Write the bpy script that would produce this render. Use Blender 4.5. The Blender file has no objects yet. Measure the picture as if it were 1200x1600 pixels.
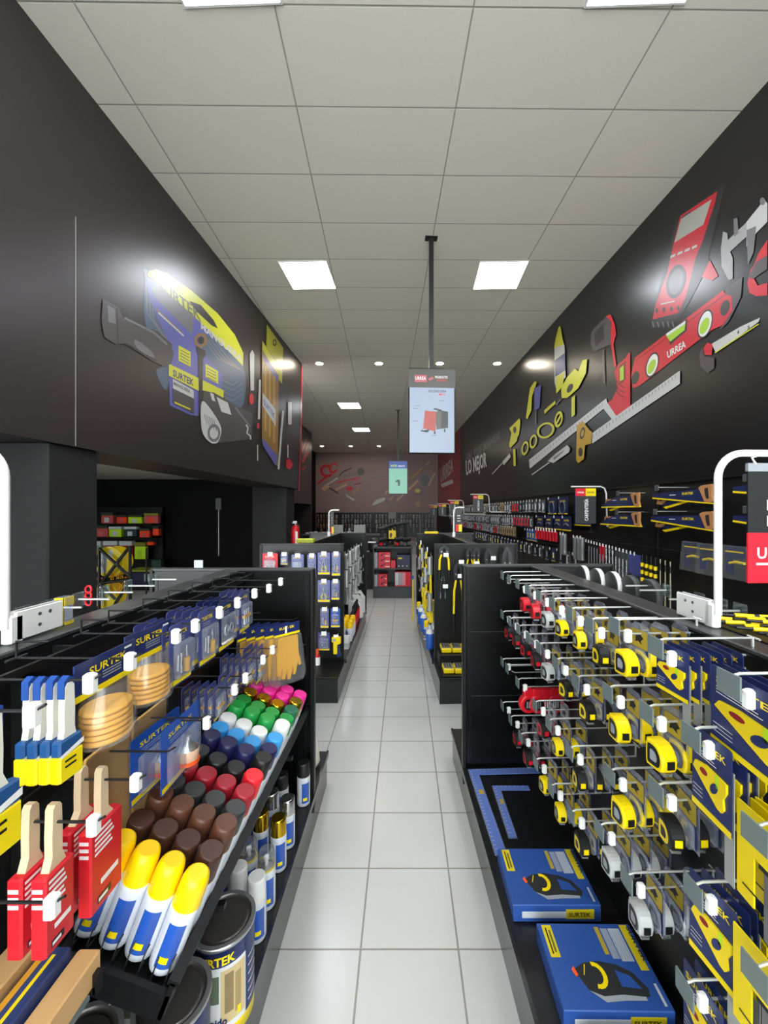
import bpy, math, random
from mathutils import Vector, Matrix
random.seed(7)
sc = bpy.context.scene
COL = sc.collection
# ------------------------------------------------------------------ camera, light, exposure
CY, CX, F, CAMZ = 800.0, 631.0, 620.0, 1.5
cam_d = bpy.data.cameras.new('camera')
cam_d.sensor_fit = 'VERTICAL'; cam_d.sensor_height = 36.0
cam_d.lens = 36.0 * F / 1600.0
cam_d.shift_x = -(CX - 600.0) / 1600.0
cam_d.clip_start = 0.02
cam = bpy.data.objects.new('camera', cam_d); COL.objects.link(cam)
cam.location = (0, 0, CAMZ); cam.rotation_euler = (math.pi / 2, 0, 0)
sc.camera = cam
sc.view_settings.view_transform = 'Standard'; sc.view_settings.look = 'None'
sc.view_settings.gamma = 1.0; sc.view_settings.use_curve_mapping = False
sc.view_settings.exposure = 0.0
DAYLIGHT = 8.5; PANEL = 34.0; SPOT = 260.0
w = bpy.data.worlds.new('World'); sc.world = w; w.use_nodes = True
w.node_tree.nodes['Background'].inputs[0].default_value = (0.97, 0.97, 1.0, 1)
w.node_tree.nodes['Background'].inputs[1].default_value = DAYLIGHT
sc.cycles.use_denoising = True
sc.cycles.max_bounces = 7; sc.cycles.transparent_max_bounces = 24
sc.cycles.diffuse_bounces = 4; sc.cycles.glossy_bounces = 3; sc.cycles.transmission_bounces = 4
sc.cycles.caustics_reflective = False; sc.cycles.caustics_refractive = False
sc.cycles.sample_clamp_indirect = 6.0
PI = math.pi

# ------------------------------------------------------------------ pixel helpers (1200x1600)
def at(px, py, Y): return Vector(((px - CX) * Y / F, Y, CAMZ - (py - CY) * Y / F))
def onX(px, py, X):
    Y = X * F / (px - CX); return Vector((X, Y, CAMZ - (py - CY) * Y / F))

# ------------------------------------------------------------------ materials
def lin(h):
    h = h.lstrip('#'); r = []
    for i in (0, 2, 4):
        c = int(h[i:i+2], 16) / 255.0
        r.append(c / 12.92 if c <= 0.04045 else ((c + 0.055) / 1.055) ** 2.4)
    return (*r, 1.0)
_M = {}
def M(key, col=None, rough=0.5, metal=0.0, emit=0.0, spec=0.5, noise=0.0, coat=0.0):
    if key in _M: return _M[key]
    m = bpy.data.materials.new(key); m.use_nodes = True; nt = m.node_tree
    b = nt.nodes['Principled BSDF']
    c = lin(col)
    b.inputs['Base Color'].default_value = c
    b.inputs['Roughness'].default_value = rough
    b.inputs['Metallic'].default_value = metal
    b.inputs['Specular IOR Level'].default_value = spec
    if coat: b.inputs['Coat Weight'].default_value = coat
    if emit:
        b.inputs['Emission Color'].default_value = c; b.inputs['Emission Strength'].default_value = emit
    # slight procedural variation
    tc = nt.nodes.new('ShaderNodeTexCoord'); nz = nt.nodes.new('ShaderNodeTexNoise')
    nz.inputs['Scale'].default_value = 14.0; nz.inputs['Detail'].default_value = 3.0
    nt.links.new(tc.outputs['Object'], nz.inputs['Vector'])
    mr = nt.nodes.new('ShaderNodeMapRange')
    if key.startswith('mural') or key.startswith('black_'): noise = -0.055
    mr.inputs['To Min'].default_value = max(0.02, rough - 0.06 - noise); mr.inputs['To Max'].default_value = min(1, rough + 0.06 + noise)
    nt.links.new(nz.outputs['Fac'], mr.inputs['Value']); nt.links.new(mr.outputs[0], b.inputs['Roughness'])
    _M[key] = m; return m
def clear(key, tint='#ffffff', gloss=0.12, rough=0.12, haze=0.0, hazecol='#d8dde6'):
    if key in _M: return _M[key]
    m = bpy.data.materials.new(key); m.use_nodes = True; nt = m.node_tree
    nt.nodes.remove(nt.nodes['Principled BSDF']); out = nt.nodes['Material Output']
    tr = nt.nodes.new('ShaderNodeBsdfTransparent'); tr.inputs[0].default_value = lin(tint)
    gl = nt.nodes.new('ShaderNodeBsdfGlossy'); gl.inputs['Roughness'].default_value = rough
    df = nt.nodes.new('ShaderNodeBsdfDiffuse'); df.inputs[0].default_value = lin(hazecol)
    fr = nt.nodes.new('ShaderNodeFresnel'); fr.inputs['IOR'].default_value = 1.28
    ma = nt.nodes.new('ShaderNodeMath'); ma.operation = 'MULTIPLY_ADD'
    ma.inputs[1].default_value = 0.22; ma.inputs[2].default_value = gloss*0.35
    nt.links.new(fr.outputs[0], ma.inputs[0])
    m1 = nt.nodes.new('ShaderNodeMixShader'); m1.inputs[0].default_value = haze
    nt.links.new(tr.outputs[0], m1.inputs[1]); nt.links.new(df.outputs[0], m1.inputs[2])
    m2 = nt.nodes.new('ShaderNodeMixShader'); nt.links.new(ma.outputs[0], m2.inputs[0])
    nt.links.new(m1.outputs[0], m2.inputs[1]); nt.links.new(gl.outputs[0], m2.inputs[2])
    nt.links.new(m2.outputs[0], out.inputs[0]); _M[key] = m; return m

BLK = M('black_steel', '#09090a', 0.27, spec=0.35)
BLKM = M('black_satin', '#0e0e0f', 0.42, spec=0.35)
CAPM = M('cap_grey', '#363637', 0.36)
PLINTH = M('plinth_black', '#1b1c1d', 0.22, spec=0.6)
WHT = M('white_paint', '#e8e8e6', 0.35)
TAGW = M('tag_white', '#f2f2f0', 0.5)
CHR = M('chrome_wire', '#dcdedb', 0.3, metal=0.7)
BWIRE = M('black_wire', '#1c1c1f', 0.4)
PLATE = clear('plate_plastic', '#aab8ba', 0.10, 0.2, 0.55, '#8d9a9c')
CLR = clear('clear_plastic', '#f4f6fa', 0.09, 0.12, 0.17, '#ccd0e2')
BAG = clear('clear_bag', '#fafaf6', 0.2, 0.2, 0.07)
GLS = clear('acrylic', '#e6f6f4', 0.10, 0.08, 0.10)
YEL = M('print_yellow', '#f4d800', 0.42); NAVY = M('print_navy', '#1d2a60', 0.4)
BLUE = M('print_blue', '#2455b4', 0.4); RED = M('print_red', '#d5182c', 0.4)
DRED = M('dark_red', '#8e1822', 0.4); GRY = M('print_grey', '#9aa0a8', 0.45)
LGRY = M('print_light_grey', '#c3c8ce', 0.45); SLV = M('silver', '#c8cacc', 0.28, metal=0.85)
PBLK = M('plastic_black', '#101012', 0.4); PYEL = M('plastic_yellow', '#f2d50a', 0.35)
PRED = M('plastic_red', '#d01425', 0.35); ORG = M('orange', '#f05a1e', 0.45)
OCH = M('ochre_rubber', '#f2b42c', 0.55); WOOD = M('handle_wood', '#c89468', 0.5)
PALE = M('pale_wood', '#ddc3a0', 0.55); KRAFT = M('kraft', '#d9ab60', 0.65)
STEEL = M('steel', '#8d9094', 0.35, metal=0.8); PURP = M('pale_violet_print', '#6a6fa8', 0.4)
LIME = M('lime', '#b6e21c', 0.55); GRN = M('green', '#1f8a43', 0.45)

# ------------------------------------------------------------------ mesh builder
_TX = {}
def text_geo(s, bold=0.018):
    k = (s, bold)
    if k in _TX: return _TX[k]
    cu = bpy.data.curves.new('t', 'FONT'); cu.body = s; cu.size = 1.0; cu.offset = bold; cu.resolution_u = 2
    o = bpy.data.objects.new('t', cu); me = bpy.data.meshes.new_from_object(o)
    vs = [(v.co.x, v.co.y) for v in me.vertices]; fs = [tuple(p.vertices) for p in me.polygons]
    bpy.data.objects.remove(o); bpy.data.curves.remove(cu); bpy.data.meshes.remove(me)
    if vs:
        x0 = min(v[0] for v in vs); x1 = max(v[0] for v in vs)
        vs = [((v[0] - x0) / 0.70, v[1] / 0.70) for v in vs]; wd = (x1 - x0) / 0.70
    else: wd = 0
    _TX[k] = (vs, fs, wd); return _TX[k]

class MB:
    def __init__(s): s.v = []; s.f = []; s.m = []; s.sm = []; s.mats = []; s.X = Matrix.Identity(4)
    def mi(s, m):
        if m not in s.mats: s.mats.append(m)
        return s.mats.index(m)
    def add(s, vs, fs, m, smooth=False):
        b = len(s.v); s.v += [tuple(s.X @ Vector(v)) for v in vs]; k = s.mi(m)
        for f in fs: s.f.append(tuple(b + i for i in f)); s.m.append(k); s.sm.append(smooth)
        return s
    def box(s, x0, x1, y0, y1, z0, z1, m, bev=0.0):
        if bev > 0:
            b = min(bev, abs(x1-x0)/2.01, abs(y1-y0)/2.01, abs(z1-z0)/2.01)
            vs = []
            for z, i in ((z0, b), (z0 + b, 0), (z1 - b, 0), (z1, b)):
                for (x, y, sx, sy) in ((x0, y0, 1, 1), (x1, y0, -1, 1), (x1, y1, -1, -1), (x0, y1, 1, -1)):
                    if (sx, sy) in ((1, 1), (-1, -1)): pts = ((x + sx*i, y + sy*(b if True else 0) + (sy*i if i else 0)), (x + sx*b + (sx*i if i else 0), y + sy*i))
                    else: pts = ((x + sx*b + (sx*i if i else 0), y + sy*i), (x + sx*i, y + sy*b + (sy*i if i else 0)))
                    vs += [(p[0], p[1], z) for p in pts]
            fs = [tuple(range(7, -1, -1)), tuple(range(24, 32))]
            for r in range(3):
                for k in range(8): fs.append((r*8 + k, r*8 + (k+1) % 8, r*8 + 8 + (k+1) % 8, r*8 + 8 + k))
            return s.add(vs, fs, m)
        vs = [(x0,y0,z0),(x1,y0,z0),(x1,y1,z0),(x0,y1,z0),(x0,y0,z1),(x1,y0,z1),(x1,y1,z1),(x0,y1,z1)]
        return s.add(vs, [(0,3,2,1),(4,5,6,7),(0,1,5,4),(1,2,6,5),(2,3,7,6),(3,0,4,7)], m)
    def cbox(s, c, d, m, bev=0.0):
        return s.box(c[0]-d[0]/2, c[0]+d[0]/2, c[1]-d[1]/2, c[1]+d[1]/2, c[2]-d[2]/2, c[2]+d[2]/2, m, bev)
    def poly(s, pts, m): return s.add(pts, [tuple(range(len(pts)))], m)
    def cyl(s, p0, p1, r0, m, r1=None, n=12, caps=True, smooth=True):
        p0 = Vector(p0); p1 = Vector(p1); r1 = r0 if r1 is None else r1
        d = (p1 - p0).normalized(); a = Vector((0,0,1)) if abs(d.z) < 0.9 else Vector((1,0,0))
        u = d.cross(a).normalized(); v = d.cross(u)
        vs = []
        for p, r in ((p0, r0), (p1, r1)):
            for k in range(n):
                t = 2*PI*k/n; vs.append(p + u*(r*math.cos(t)) + v*(r*math.sin(t)))
        s.add(vs, [(k, (k+1) % n, n + (k+1) % n, n + k) for k in range(n)], m, smooth)
        if caps:
            s.add(vs[:n], [tuple(range(n-1, -1, -1))], m); s.add(vs[n:], [tuple(range(n))], m)
        return s
    def lathe(s, prof, m, n=16, axis='Z', c=(0,0,0), mats=None):
        # prof: list of (r, h); mats optional per segment
        vs = []
        for r, h in prof:
            for k in range(n):
                t = 2*PI*k/n; a, b = r*math.cos(t), r*math.sin(t)
                p = (a, b, h) if axis == 'Z' else ((h, a, b) if axis == 'X' else (a, h, b))
                vs.append((p[0]+c[0], p[1]+c[1], p[2]+c[2]))
        base = len(s.v); s.v += [tuple(s.X @ Vector(v)) for v in vs]
        for j in range(len(prof) - 1):
            mm = s.mi(mats[j] if mats else m)
            for k in range(n):
                f = (base+j*n+k, base+j*n+(k+1) % n, base+(j+1)*n+(k+1) % n, base+(j+1)*n+k)
                if axis == 'Y': f = f[::-1]
                s.f.append(f); s.m.append(mm); s.sm.append(abs(prof[j][1]-prof[j+1][1]) > 1e-5)
        return s
    def tube(s, pts, r, m, n=6, close=False):
        pts = [Vector(p) for p in pts]; N = len(pts); vs = []; pu = None
        for i, p in enumerate(pts):
            if close: d = (pts[(i+1) % N] - pts[i-1])
            else: d = pts[min(i+1, N-1)] - pts[max(i-1, 0)]
            d.normalize()
            if pu is None:
                a = Vector((0,0,1)) if abs(d.z) < 0.9 else Vector((1,0,0)); u = d.cross(a).normalized()
            else: u = (pu - d * pu.dot(d)).normalized()
            pu = u; v = d.cross(u)
            for k in range(n):
                t = 2*PI*k/n; vs.append(p + u*(r*math.cos(t)) + v*(r*math.sin(t)))
        fs = []
        for i in range(N if close else N-1):
            j = (i+1) % N
            for k in range(n): fs.append((i*n+k, i*n+(k+1) % n, j*n+(k+1) % n, j*n+k))
        s.add(vs, fs, m, True)
        if not close: s.add(vs[:n], [tuple(range(n-1,-1,-1))], m); s.add(vs[-n:], [tuple(range(n))], m)
        return s
    def prism(s, pts, O, U, V, m, depth=0.0, side=None):
        # polygon pts (u,v) in the frame O,U,V; extruded back along -(UxV)
        O, U, V = Vector(O), Vector(U), Vector(V); N = U.cross(V).normalized()
        a = sum(pts[i][0]*pts[(i+1) % len(pts)][1] - pts[(i+1) % len(pts)][0]*pts[i][1] for i in range(len(pts)))
        if a < 0: pts = pts[::-1]
        fr = [O + U*p[0] + V*p[1] for p in pts]; n = len(fr)
        s.add(fr, [tuple(range(n))], m)
        if depth:
            bk = [p - N*depth for p in fr]
            s.add(bk, [tuple(range(n-1,-1,-1))], m)
            s.add(fr + bk, [(i, n+i, n+(i+1) % n, (i+1) % n) for i in range(n)], side or m)
        return s
    def text(s, t, O, U, V, h, m, width=None, center=False):
        vs, fs, wd = text_geo(t)
        if not vs: return s
        O, U, V = Vector(O), Vector(U).normalized(), Vector(V).normalized()
        sx = h if width is None else width / wd
        off = -wd*sx/2 if center else 0
        return s.add([O + U*(v[0]*sx + off) + V*(v[1]*h) for v in vs], fs, m)
    def mesh(s, name='m'):
        me = bpy.data.meshes.new(name); me.from_pydata(s.v, [], s.f)
        for m in s.mats: me.materials.append(m)
        me.polygons.foreach_set('material_index', s.m); me.polygons.foreach_set('use_smooth', s.sm)
        me.update(); return me
    def build(s, name, parent=None, label=None):
        o = bpy.data.objects.new(name, s.mesh(name)); COL.objects.link(o)
        if parent: o.parent = parent
        if label: o['label'] = label
        return o
def tag(o, label, cat, group=None):
    o['label'] = label; o['category'] = cat
    if group: o['group'] = group
    return o
def thing(name, label, cat, loc=(0,0,0), rz=0.0, group=None):
    o = bpy.data.objects.new(name, None); o.empty_display_size = 0.05; COL.objects.link(o)
    o.location = loc; o.rotation_euler = (0, 0, rz); return tag(o, label, cat, group)
def struct(name, mb, parent=None):
    o = mb.build(name, parent)
    if not parent: o['kind'] = 'structure'
    return o
# prototypes: parts share mesh data between copies
PR = {}
def proto(key, name, cat, parts):
    """parts: MB (single mesh thing) or list of (part_name, MB, [sub parts])"""
    def conv(p): return (p[0], p[1].mesh(p[0]), [conv(q) for q in (p[2] if len(p) > 2 else [])], p[3] if len(p) > 3 else None)
    PR[key] = (name, cat, parts.mesh(name) if isinstance(parts, MB) else [conv(p) for p in parts])
def put(key, loc, label, rz=0.0, group=None, rot=None):
    name, cat, parts = PR[key]
    if not isinstance(parts, list):
        o = bpy.data.objects.new(name, parts); COL.objects.link(o)
    else:
        o = bpy.data.objects.new(name, None); o.empty_display_size = 0.03; COL.objects.link(o)
        def rec(ps, par):
            for pn, me, sub, lb in ps:
                c = bpy.data.objects.new(pn, me); COL.objects.link(c); c.parent = par
                if lb: c['label'] = lb
                rec(sub, c)
        rec(parts, o)
    o.location = loc; o.rotation_euler = rot if rot else (0, 0, rz)
    return tag(o, label, cat, group)
ORD = ['first','second','third','fourth','fifth','sixth','seventh','eighth','ninth','tenth','eleventh','twelfth','thirteenth','fourteenth','fifteenth','sixteenth','seventeenth','eighteenth','nineteenth','twentieth']
Z3 = Vector((0,0,1))

# ------------------------------------------------------------------ procedural surfaces
def nd(nt, t, **kw):
    n = nt.nodes.new(t)
    for k, v in kw.items(): setattr(n, k, v)
    return n
def mth(nt, op, a, b=None, c=None):
    n = nd(nt, 'ShaderNodeMath', operation=op)
    for i, x in enumerate((a, b, c)):
        if x is None: continue
        if isinstance(x, (int, float)): n.inputs[i].default_value = x
        else: nt.links.new(x, n.inputs[i])
    return n.outputs[0]
def gridmat(key, base, line, x0, wx, y0, wy, lw, rough, shx=0.0, shy=0.0, bump=0.4, noisescale=3.0, var=0.05, spec=0.5):
    m = bpy.data.materials.new(key); m.use_nodes = True; nt = m.node_tree; b = nt.nodes['Principled BSDF']
    tc = nd(nt, 'ShaderNodeTexCoord'); sp = nd(nt, 'ShaderNodeSeparateXYZ'); nt.links.new(tc.outputs['Object'], sp.inputs[0])
    X = mth(nt, 'MULTIPLY_ADD', sp.outputs[1], shx, sp.outputs[0]); Y = mth(nt, 'MULTIPLY_ADD', sp.outputs[0], shy, sp.outputs[1])
    def dist(v, o, w):
        f = mth(nt, 'FRACT', mth(nt, 'DIVIDE', mth(nt, 'SUBTRACT', v, o), w))
        return mth(nt, 'MULTIPLY', mth(nt, 'MINIMUM', f, mth(nt, 'SUBTRACT', 1.0, f)), w)
    d = mth(nt, 'MINIMUM', dist(X, x0, wx), dist(Y, y0, wy))
    mr = nd(nt, 'ShaderNodeMapRange'); mr.inputs['From Min'].default_value = lw*0.5; mr.inputs['From Max'].default_value = lw*1.1
    nt.links.new(d, mr.inputs['Value'])
    nz = nd(nt, 'ShaderNodeTexNoise'); nz.inputs['Scale'].default_value = noisescale; nz.inputs['Detail'].default_value = 4
    nt.links.new(tc.outputs['Object'], nz.inputs['Vector'])
    mx0 = nd(nt, 'ShaderNodeMix', data_type='RGBA'); c = lin(base)
    mx0.inputs[6].default_value = tuple(x*(1-var) for x in c[:3]) + (1,); mx0.inputs[7].default_value = tuple(min(1, x*(1+var)) for x in c[:3]) + (1,)
    nt.links.new(nz.outputs['Fac'], mx0.inputs[0])
    mx = nd(nt, 'ShaderNodeMix', data_type='RGBA'); mx.inputs[6].default_value = lin(line)
    nt.links.new(mr.outputs[0], mx.inputs[0]); nt.links.new(mx0.outputs[2], mx.inputs[7]); nt.links.new(mx.outputs[2], b.inputs['Base Color'])
    b.inputs['Roughness'].default_value = rough; b.inputs['Specular IOR Level'].default_value = spec
    bp = nd(nt, 'ShaderNodeBump'); bp.inputs['Strength'].default_value = bump; bp.inputs['Distance'].default_value = 0.004
    nt.links.new(mr.outputs[0], bp.inputs['Height']); nt.links.new(bp.outputs[0], b.inputs['Normal'])
    return m
def pegmat(key, base, hole, pitch, r, ax=(1, 2), rough=0.38):
    m = bpy.data.materials.new(key); m.use_nodes = True; nt = m.node_tree; b = nt.nodes['Principled BSDF']
    tc = nd(nt, 'ShaderNodeTexCoord'); sp = nd(nt, 'ShaderNodeSeparateXYZ'); nt.links.new(tc.outputs['Object'], sp.inputs[0])
    def cell(v):
        f = mth(nt, 'FRACT', mth(nt, 'DIVIDE', v, pitch)); return mth(nt, 'SUBTRACT', f, 0.5)
    a = cell(sp.outputs[ax[0]]); c = cell(sp.outputs[ax[1]])
    d = mth(nt, 'SQRT', mth(nt, 'ADD', mth(nt, 'MULTIPLY', a, a), mth(nt, 'MULTIPLY', c, c)))
    k = mth(nt, 'GREATER_THAN', d, r / pitch)
    mx = nd(nt, 'ShaderNodeMix', data_type='RGBA'); mx.inputs[6].default_value = lin(hole); mx.inputs[7].default_value = lin(base)
    nt.links.new(k, mx.inputs[0]); nt.links.new(mx.outputs[2], b.inputs['Base Color']); b.inputs['Roughness'].default_value = rough
    return m
# ================================================================== ROOM
HC = 3.1; ZC = CAMZ + HC
fl = MB(); FLOOR = gridmat('floor_tiles', '#bbbcb9', '#8a857b', -0.148, 0.335, 1.362, 0.309, 0.0035, 0.24, bump=0.5, var=0.03)
fl.box(-7.5, 4.5, -3.0, 21.0, -0.05, 0.0, FLOOR); struct('floor', fl)
cl = MB(); CEIL = gridmat('ceiling_tiles', '#e9e3d8', '#aaa59b', 1.77, 1.22, 2.433, 0.61, 0.006, 0.75, shx=0.050, shy=-0.010, bump=0.7, noisescale=60, var=0.03)
cl.box(-4.6, 4.5, -3.0, 21.0, ZC, ZC + 0.06, CEIL); struct('ceiling', cl)
# --- left fascia beam (over the pillars) and its soffit
def lx(Y): return -2.436 + 0.036 * Y          # left wall plane x(Y)
def rx(Y): return 2.62 - 0.047 * (Y - 2.85)   # right wall plane x(Y)
MUR = M('mural_black', '#2f2829', 0.34, spec=0.5); MURR = M('mural_black_right', '#111112', 0.29, spec=0.6)
MURB = M('mural_plum', '#8f7575', 0.45); WALLB = M('wall_charcoal', '#070708', 0.7, spec=0.15); PILM = M('pillar_charcoal', '#1d1d1e', 0.65, spec=0.3)
def slab(pts, z0, z1, m):
    b = MB(); n = len(pts); vs = [(x, y, z0) for x, y in pts] + [(x, y, z1) for x, y in pts]
    b.add(vs, [tuple(range(n-1,-1,-1)), tuple(range(n, 2*n))] + [(i, (i+1) % n, n+(i+1) % n, n+i) for i in range(n)], m); return b
YE = 8.3
wl = struct('wall_left', slab([(lx(-3), -3), (lx(YE), YE), (lx(YE)-0.65, YE), (lx(-3)-0.65, -3)], 1.965, ZC, MUR))
# white seam on the fascia
b = MB(); p = [onX(118, 300, lx(2.8)), onX(118, 690, lx(2.8))]
b.box(lx(2.82)-0.005, lx(2.82)+0.003, 2.818, 2.824, 1.97, 3.6, M('seam', '#8a8686', 0.4)); struct('wall_left_seam', b, wl).name = 'panel_seam'
# left wall beyond the fascia
b = MB(); b.box(-3.75, -3.62, YE+0.46, 15.5, 1.8, ZC, MUR); wl2 = struct('wall_left_rear', b)
b = MB(); b.box(-4.75, -4.6, 15.6, 20.8, 0, ZC, WALLB); struct('wall_left_far', b)
b = MB(); b.box(-4.6, -4.5, YE+0.45, 15.5, 0, 1.75, WALLB); b.box(-4.6, -3.75, YE+0.45, 15.5, 1.75, 1.8, WALLB); struct('wall_left_lower', b)
b = MB(); b.box(-4.6, -3.62, 15.5, 15.6, 0, ZC, MUR); struct('wall_left_return', b)
b = MB(); b.box(-7.2, -3.0, YE+0.35, YE+0.45, 0, 2.3, WALLB); struct('wall_alcove', b)
b = MB(); b.box(-7.3, -7.2, -3, YE+0.4, 0, 2.3, WALLB); struct('wall_alcove_left', b)
b = MB(); b.box(-7.2, lx(3)-0.6, -3, YE+0.35, 2.21, 2.27, M('alcove_ceiling', '#b8b5ae', 0.7)); struct('ceiling_alcove', b)
# rear right wall & back wall
wr = struct('wall_right', slab([(rx(-3), -3), (rx(-3)+0.12, -3), (rx(21)+0.12, 21), (rx(21), 21)], 0, ZC, MURR))
YB = 20.7
b = MB(); b.box(-4.6, 4.2, YB, YB+0.1, 0, ZC, MURB); wb = struct('wall_back', b)
# pillars
b = MB(); b.box(-3.05, -2.36, 2.63, 3.06, 0, 1.965, PILM, 0.01); struct('trim_1', b)
b = MB(); b.box(-2.85, -2.20, 7.45, 7.98, 0, 1.965, PILM, 0.01); struct('trim_2', b)
# front of the shop (behind the camera): sill, mullions and glass
b = MB()
for x in (-7.2, -4.8, -2.4, 0.0, 2.4): b.box(x-0.04, x+0.04, -2.9, -2.8, 0, 4.6, BLKM)
b.box(-7.2, 2.9, -2.9, -2.8, 0, 0.12, BLKM); b.box(-7.2, 2.9, -2.9, -2.8, 3.0, 3.1, BLKM); wf = struct('window_1', b)
b = MB(); b.box(-7.2, 2.9, -2.86, -2.85, 0.1, 4.6, clear('shop_glass', '#f4f8f6', 0.03, 0.02)); struct('glass_pane', b, wf)

# --- print drawing on walls --------------------------------------------------
class Print:
    def __init__(s, name, wall, mapf, p0, n):
        s.mb = MB(); s.name = name; s.wall = wall; s.map = mapf; s.p0 = Vector(p0); s.n = Vector(n).normalized(); s.k = 1
    def P(s, q, lay):
        px, py = s.map(q); d = Vector(((px-CX)/F, 1.0, -(py-CY)/F)); o = Vector((0,0,CAMZ))
        t = (s.p0 - o).dot(s.n) / d.dot(s.n); return o + d*t + s.n*(0.001 + 0.00012*lay)
    def poly(s, pts, m, smooth=0):
        if smooth:
            pts = crom(pts, smooth)
        s.k += 1; P = [s.P(q, s.k) for q in pts]
        nn = Vector((0,0,0))
        for i in range(1, len(P)-1): nn += (P[i]-P[0]).cross(P[i+1]-P[0])
        if nn.dot(s.n) < 0: P = P[::-1]
        s.mb.poly(P, m)
    def line(s, pts, w, m):
        s.k += 1
        for (a, c) in zip(pts[:-1], pts[1:]):
            a, c = Vector((*a, 0)), Vector((*c, 0)); d = (c-a).normalized(); n = Vector((-d.y, d.x, 0))*w/2
            P = [s.P((q.x, q.y), s.k) for q in (a-n, c-n, c+n, a+n)]
            nn = (P[1]-P[0]).cross(P[2]-P[0])
            if nn.dot(s.n) < 0: P = P[::-1]
            s.mb.poly(P, m)
    def ring(s, c, a, bb, w, m, rot=0, n=28, t0=0, t1=1):
        s.k += 1; vs = []
        for i in range(n+1):
            t = 2*PI*(t0 + (t1-t0)*i/n)
            for q in (1.0, 1.0-w):
                x, y = a*q*math.cos(t), bb*q*math.sin(t)
                vs.append(s.P((c[0]+x*math.cos(rot)-y*math.sin(rot), c[1]+x*math.sin(rot)+y*math.cos(rot)), s.k))
        s.mb.add(vs, [(2*i, 2*i+1, 2*i+3, 2*i+2) for i in range(n)], m)
    def ell(s, c, a, bb, m, rot=0, n=24):
        s.poly([(c[0]+a*math.cos(t)*math.cos(rot)-bb*math.sin(t)*math.sin(rot), c[1]+a*math.cos(t)*math.sin(rot)+bb*math.sin(t)*math.cos(rot)) for t in [2*PI*i/n for i in range(n)]], m)
    def text(s, t, TL, TR, BL, m):
        s.k += 1; vs, fs, wd = text_geo(t, 0.03); out = []
        for v in vs:
            u, h = v[0]/wd, 1-v[1]
            out.append(s.P((TL[0]+(TR[0]-TL[0])*u+(BL[0]-TL[0])*h, TL[1]+(TR[1]-TL[1])*u+(BL[1]-TL[1])*h), s.k))
        s.mb.add(out, fs, m)
    def done(s): return s.mb.build(s.name, s.wall)
def crom(pts, k):
    out = []; n = len(pts)
    for i in range(n):
        a, b, c, d = [Vector((*pts[(i+j) % n], 0)) for j in (-1, 0, 1, 2)]
        for j in range(k):
            t = j/k
            q = 0.5*((2*b) + (c-a)*t + (2*a-5*b+4*c-d)*t*t + (-a+3*b-3*c+d)*t**3)
            out.append((q.x, q.y))
    return out
PR_ = dict(rough=0.33, spec=0.5)
pk = lambda k, c: M('mural_'+k, c, **PR_)
pY, pB, pG, pDG, pLG, pR, pK = pk('yellow','#c3c22e'), pk('violet','#5a5c9e'), pk('grey','#6f6d70'), pk('dark_grey','#4b4546'), pk('light','#b9b9b4'), pk('red','#c01f2e'), pk('black','#121011')
pHB, pBR, pW, pGN = pk('hose','#4a5a70'), pk('brown','#8a6a34'), pk('white','#d8d8d4'), pk('green','#9cc22e')
nl = Vector((1, -0.036, 0))
L = Print('mural_print', wl, lambda q: (100+q[0]/3, 380+q[1]/3), (lx(4), 4, 2), nl)
L.poly([(378,170),(400,130),(700,330),(838,560),(838,760),(760,745),(700,600),(520,580),(480,690),(430,600),(460,560),(380,370)], pHB, 4)
for o in (0, 14, 28): L.line([(385+o,180+o),(390+o,330+o),(480+o,460+o),(500+o,560)], 4, pG)
for o in (0, 25, 50, 75): L.line([(740,640+o),(790,665+o),(838,630+o)], 5, pG)
L.poly([(385,160),(430,180),(610,300),(690,400),(745,540),(735,720),(650,690),(628,810),(590,805),(495,760),(490,620),(505,500),(430,330),(395,250)], pB)
L.poly([(405,200),(470,190),(610,300),(600,430),(500,330),(420,250)], pG)
L.poly([(640,440),(700,440),(820,550),(838,640),(760,630),(690,560),(650,500)], pHB, 3)
for o in (0, 16, 32, 48): L.line([(655+o,450),(720+o,540),(800+o*0.6,580+o*0.3)], 5, pG)
L.poly([(388,150),(395,130),(430,124),(480,140),(600,225),(720,330),(800,430),(840,515),(838,575),(640,372),(440,190)], pY)
L.text('SURTEK', (440,165),(640,320),(445,215), pk('surtek','#6a6a50'))
L.text('MANGUERA', (640,370),(835,530),(640,400), pLG)
L.poly([(585,270),(640,290),(700,360),(720,400),(690,385),(620,320)], pK)
L.ring((640,455), 30, 34, 0.4, pBR, 0.3); L.ell((640,455), 14, 17, pK)
for k, (a, c) in enumerate(((430,310),(440,325))): L.line([(a,c),(a+120,c+110)], 7, pLG if k else pBR)
L.poly([(535,478),(592,510),(592,580),(535,550)], pY); L.poly([(662,565),(720,600),(722,660),(662,628)], pY)
for j in range(4): L.line([(543,500+j*14),(585,523+j*14)], 3, pDG); L.line([(668,585+j*14),(712,608+j*14)], 3, pDG)
L.poly([(490,565),(500,570),(747,690),(745,725),(650,690),(628,692),(488,620)], pY)
L.text('SURTEK', (508,592),(606,640),(508,622), pk('dkblue','#2c2f66'))
L.poly([(508,636),(606,690),(606,728),(508,680)], pLG); L.text('MANGUERA', (512,648),(590,688),(512,664), pDG)
L.poly([(508,684),(608,730),(608,800),(508,750)], pDG); L.poly([(515,742),(590,775),(590,782),(515,750)], pY)
L.poly([(618,480),(660,505),(662,525),(650,540),(645,820),(630,820),(628,530),(618,500)], pK)
L.poly([(180,262),(250,300),(275,350),(320,378),(430,410),(500,470),(512,520),(500,565),(470,578),(420,558),(330,500),(280,470),(240,475),(185,440),(172,360)], pDG)
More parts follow.
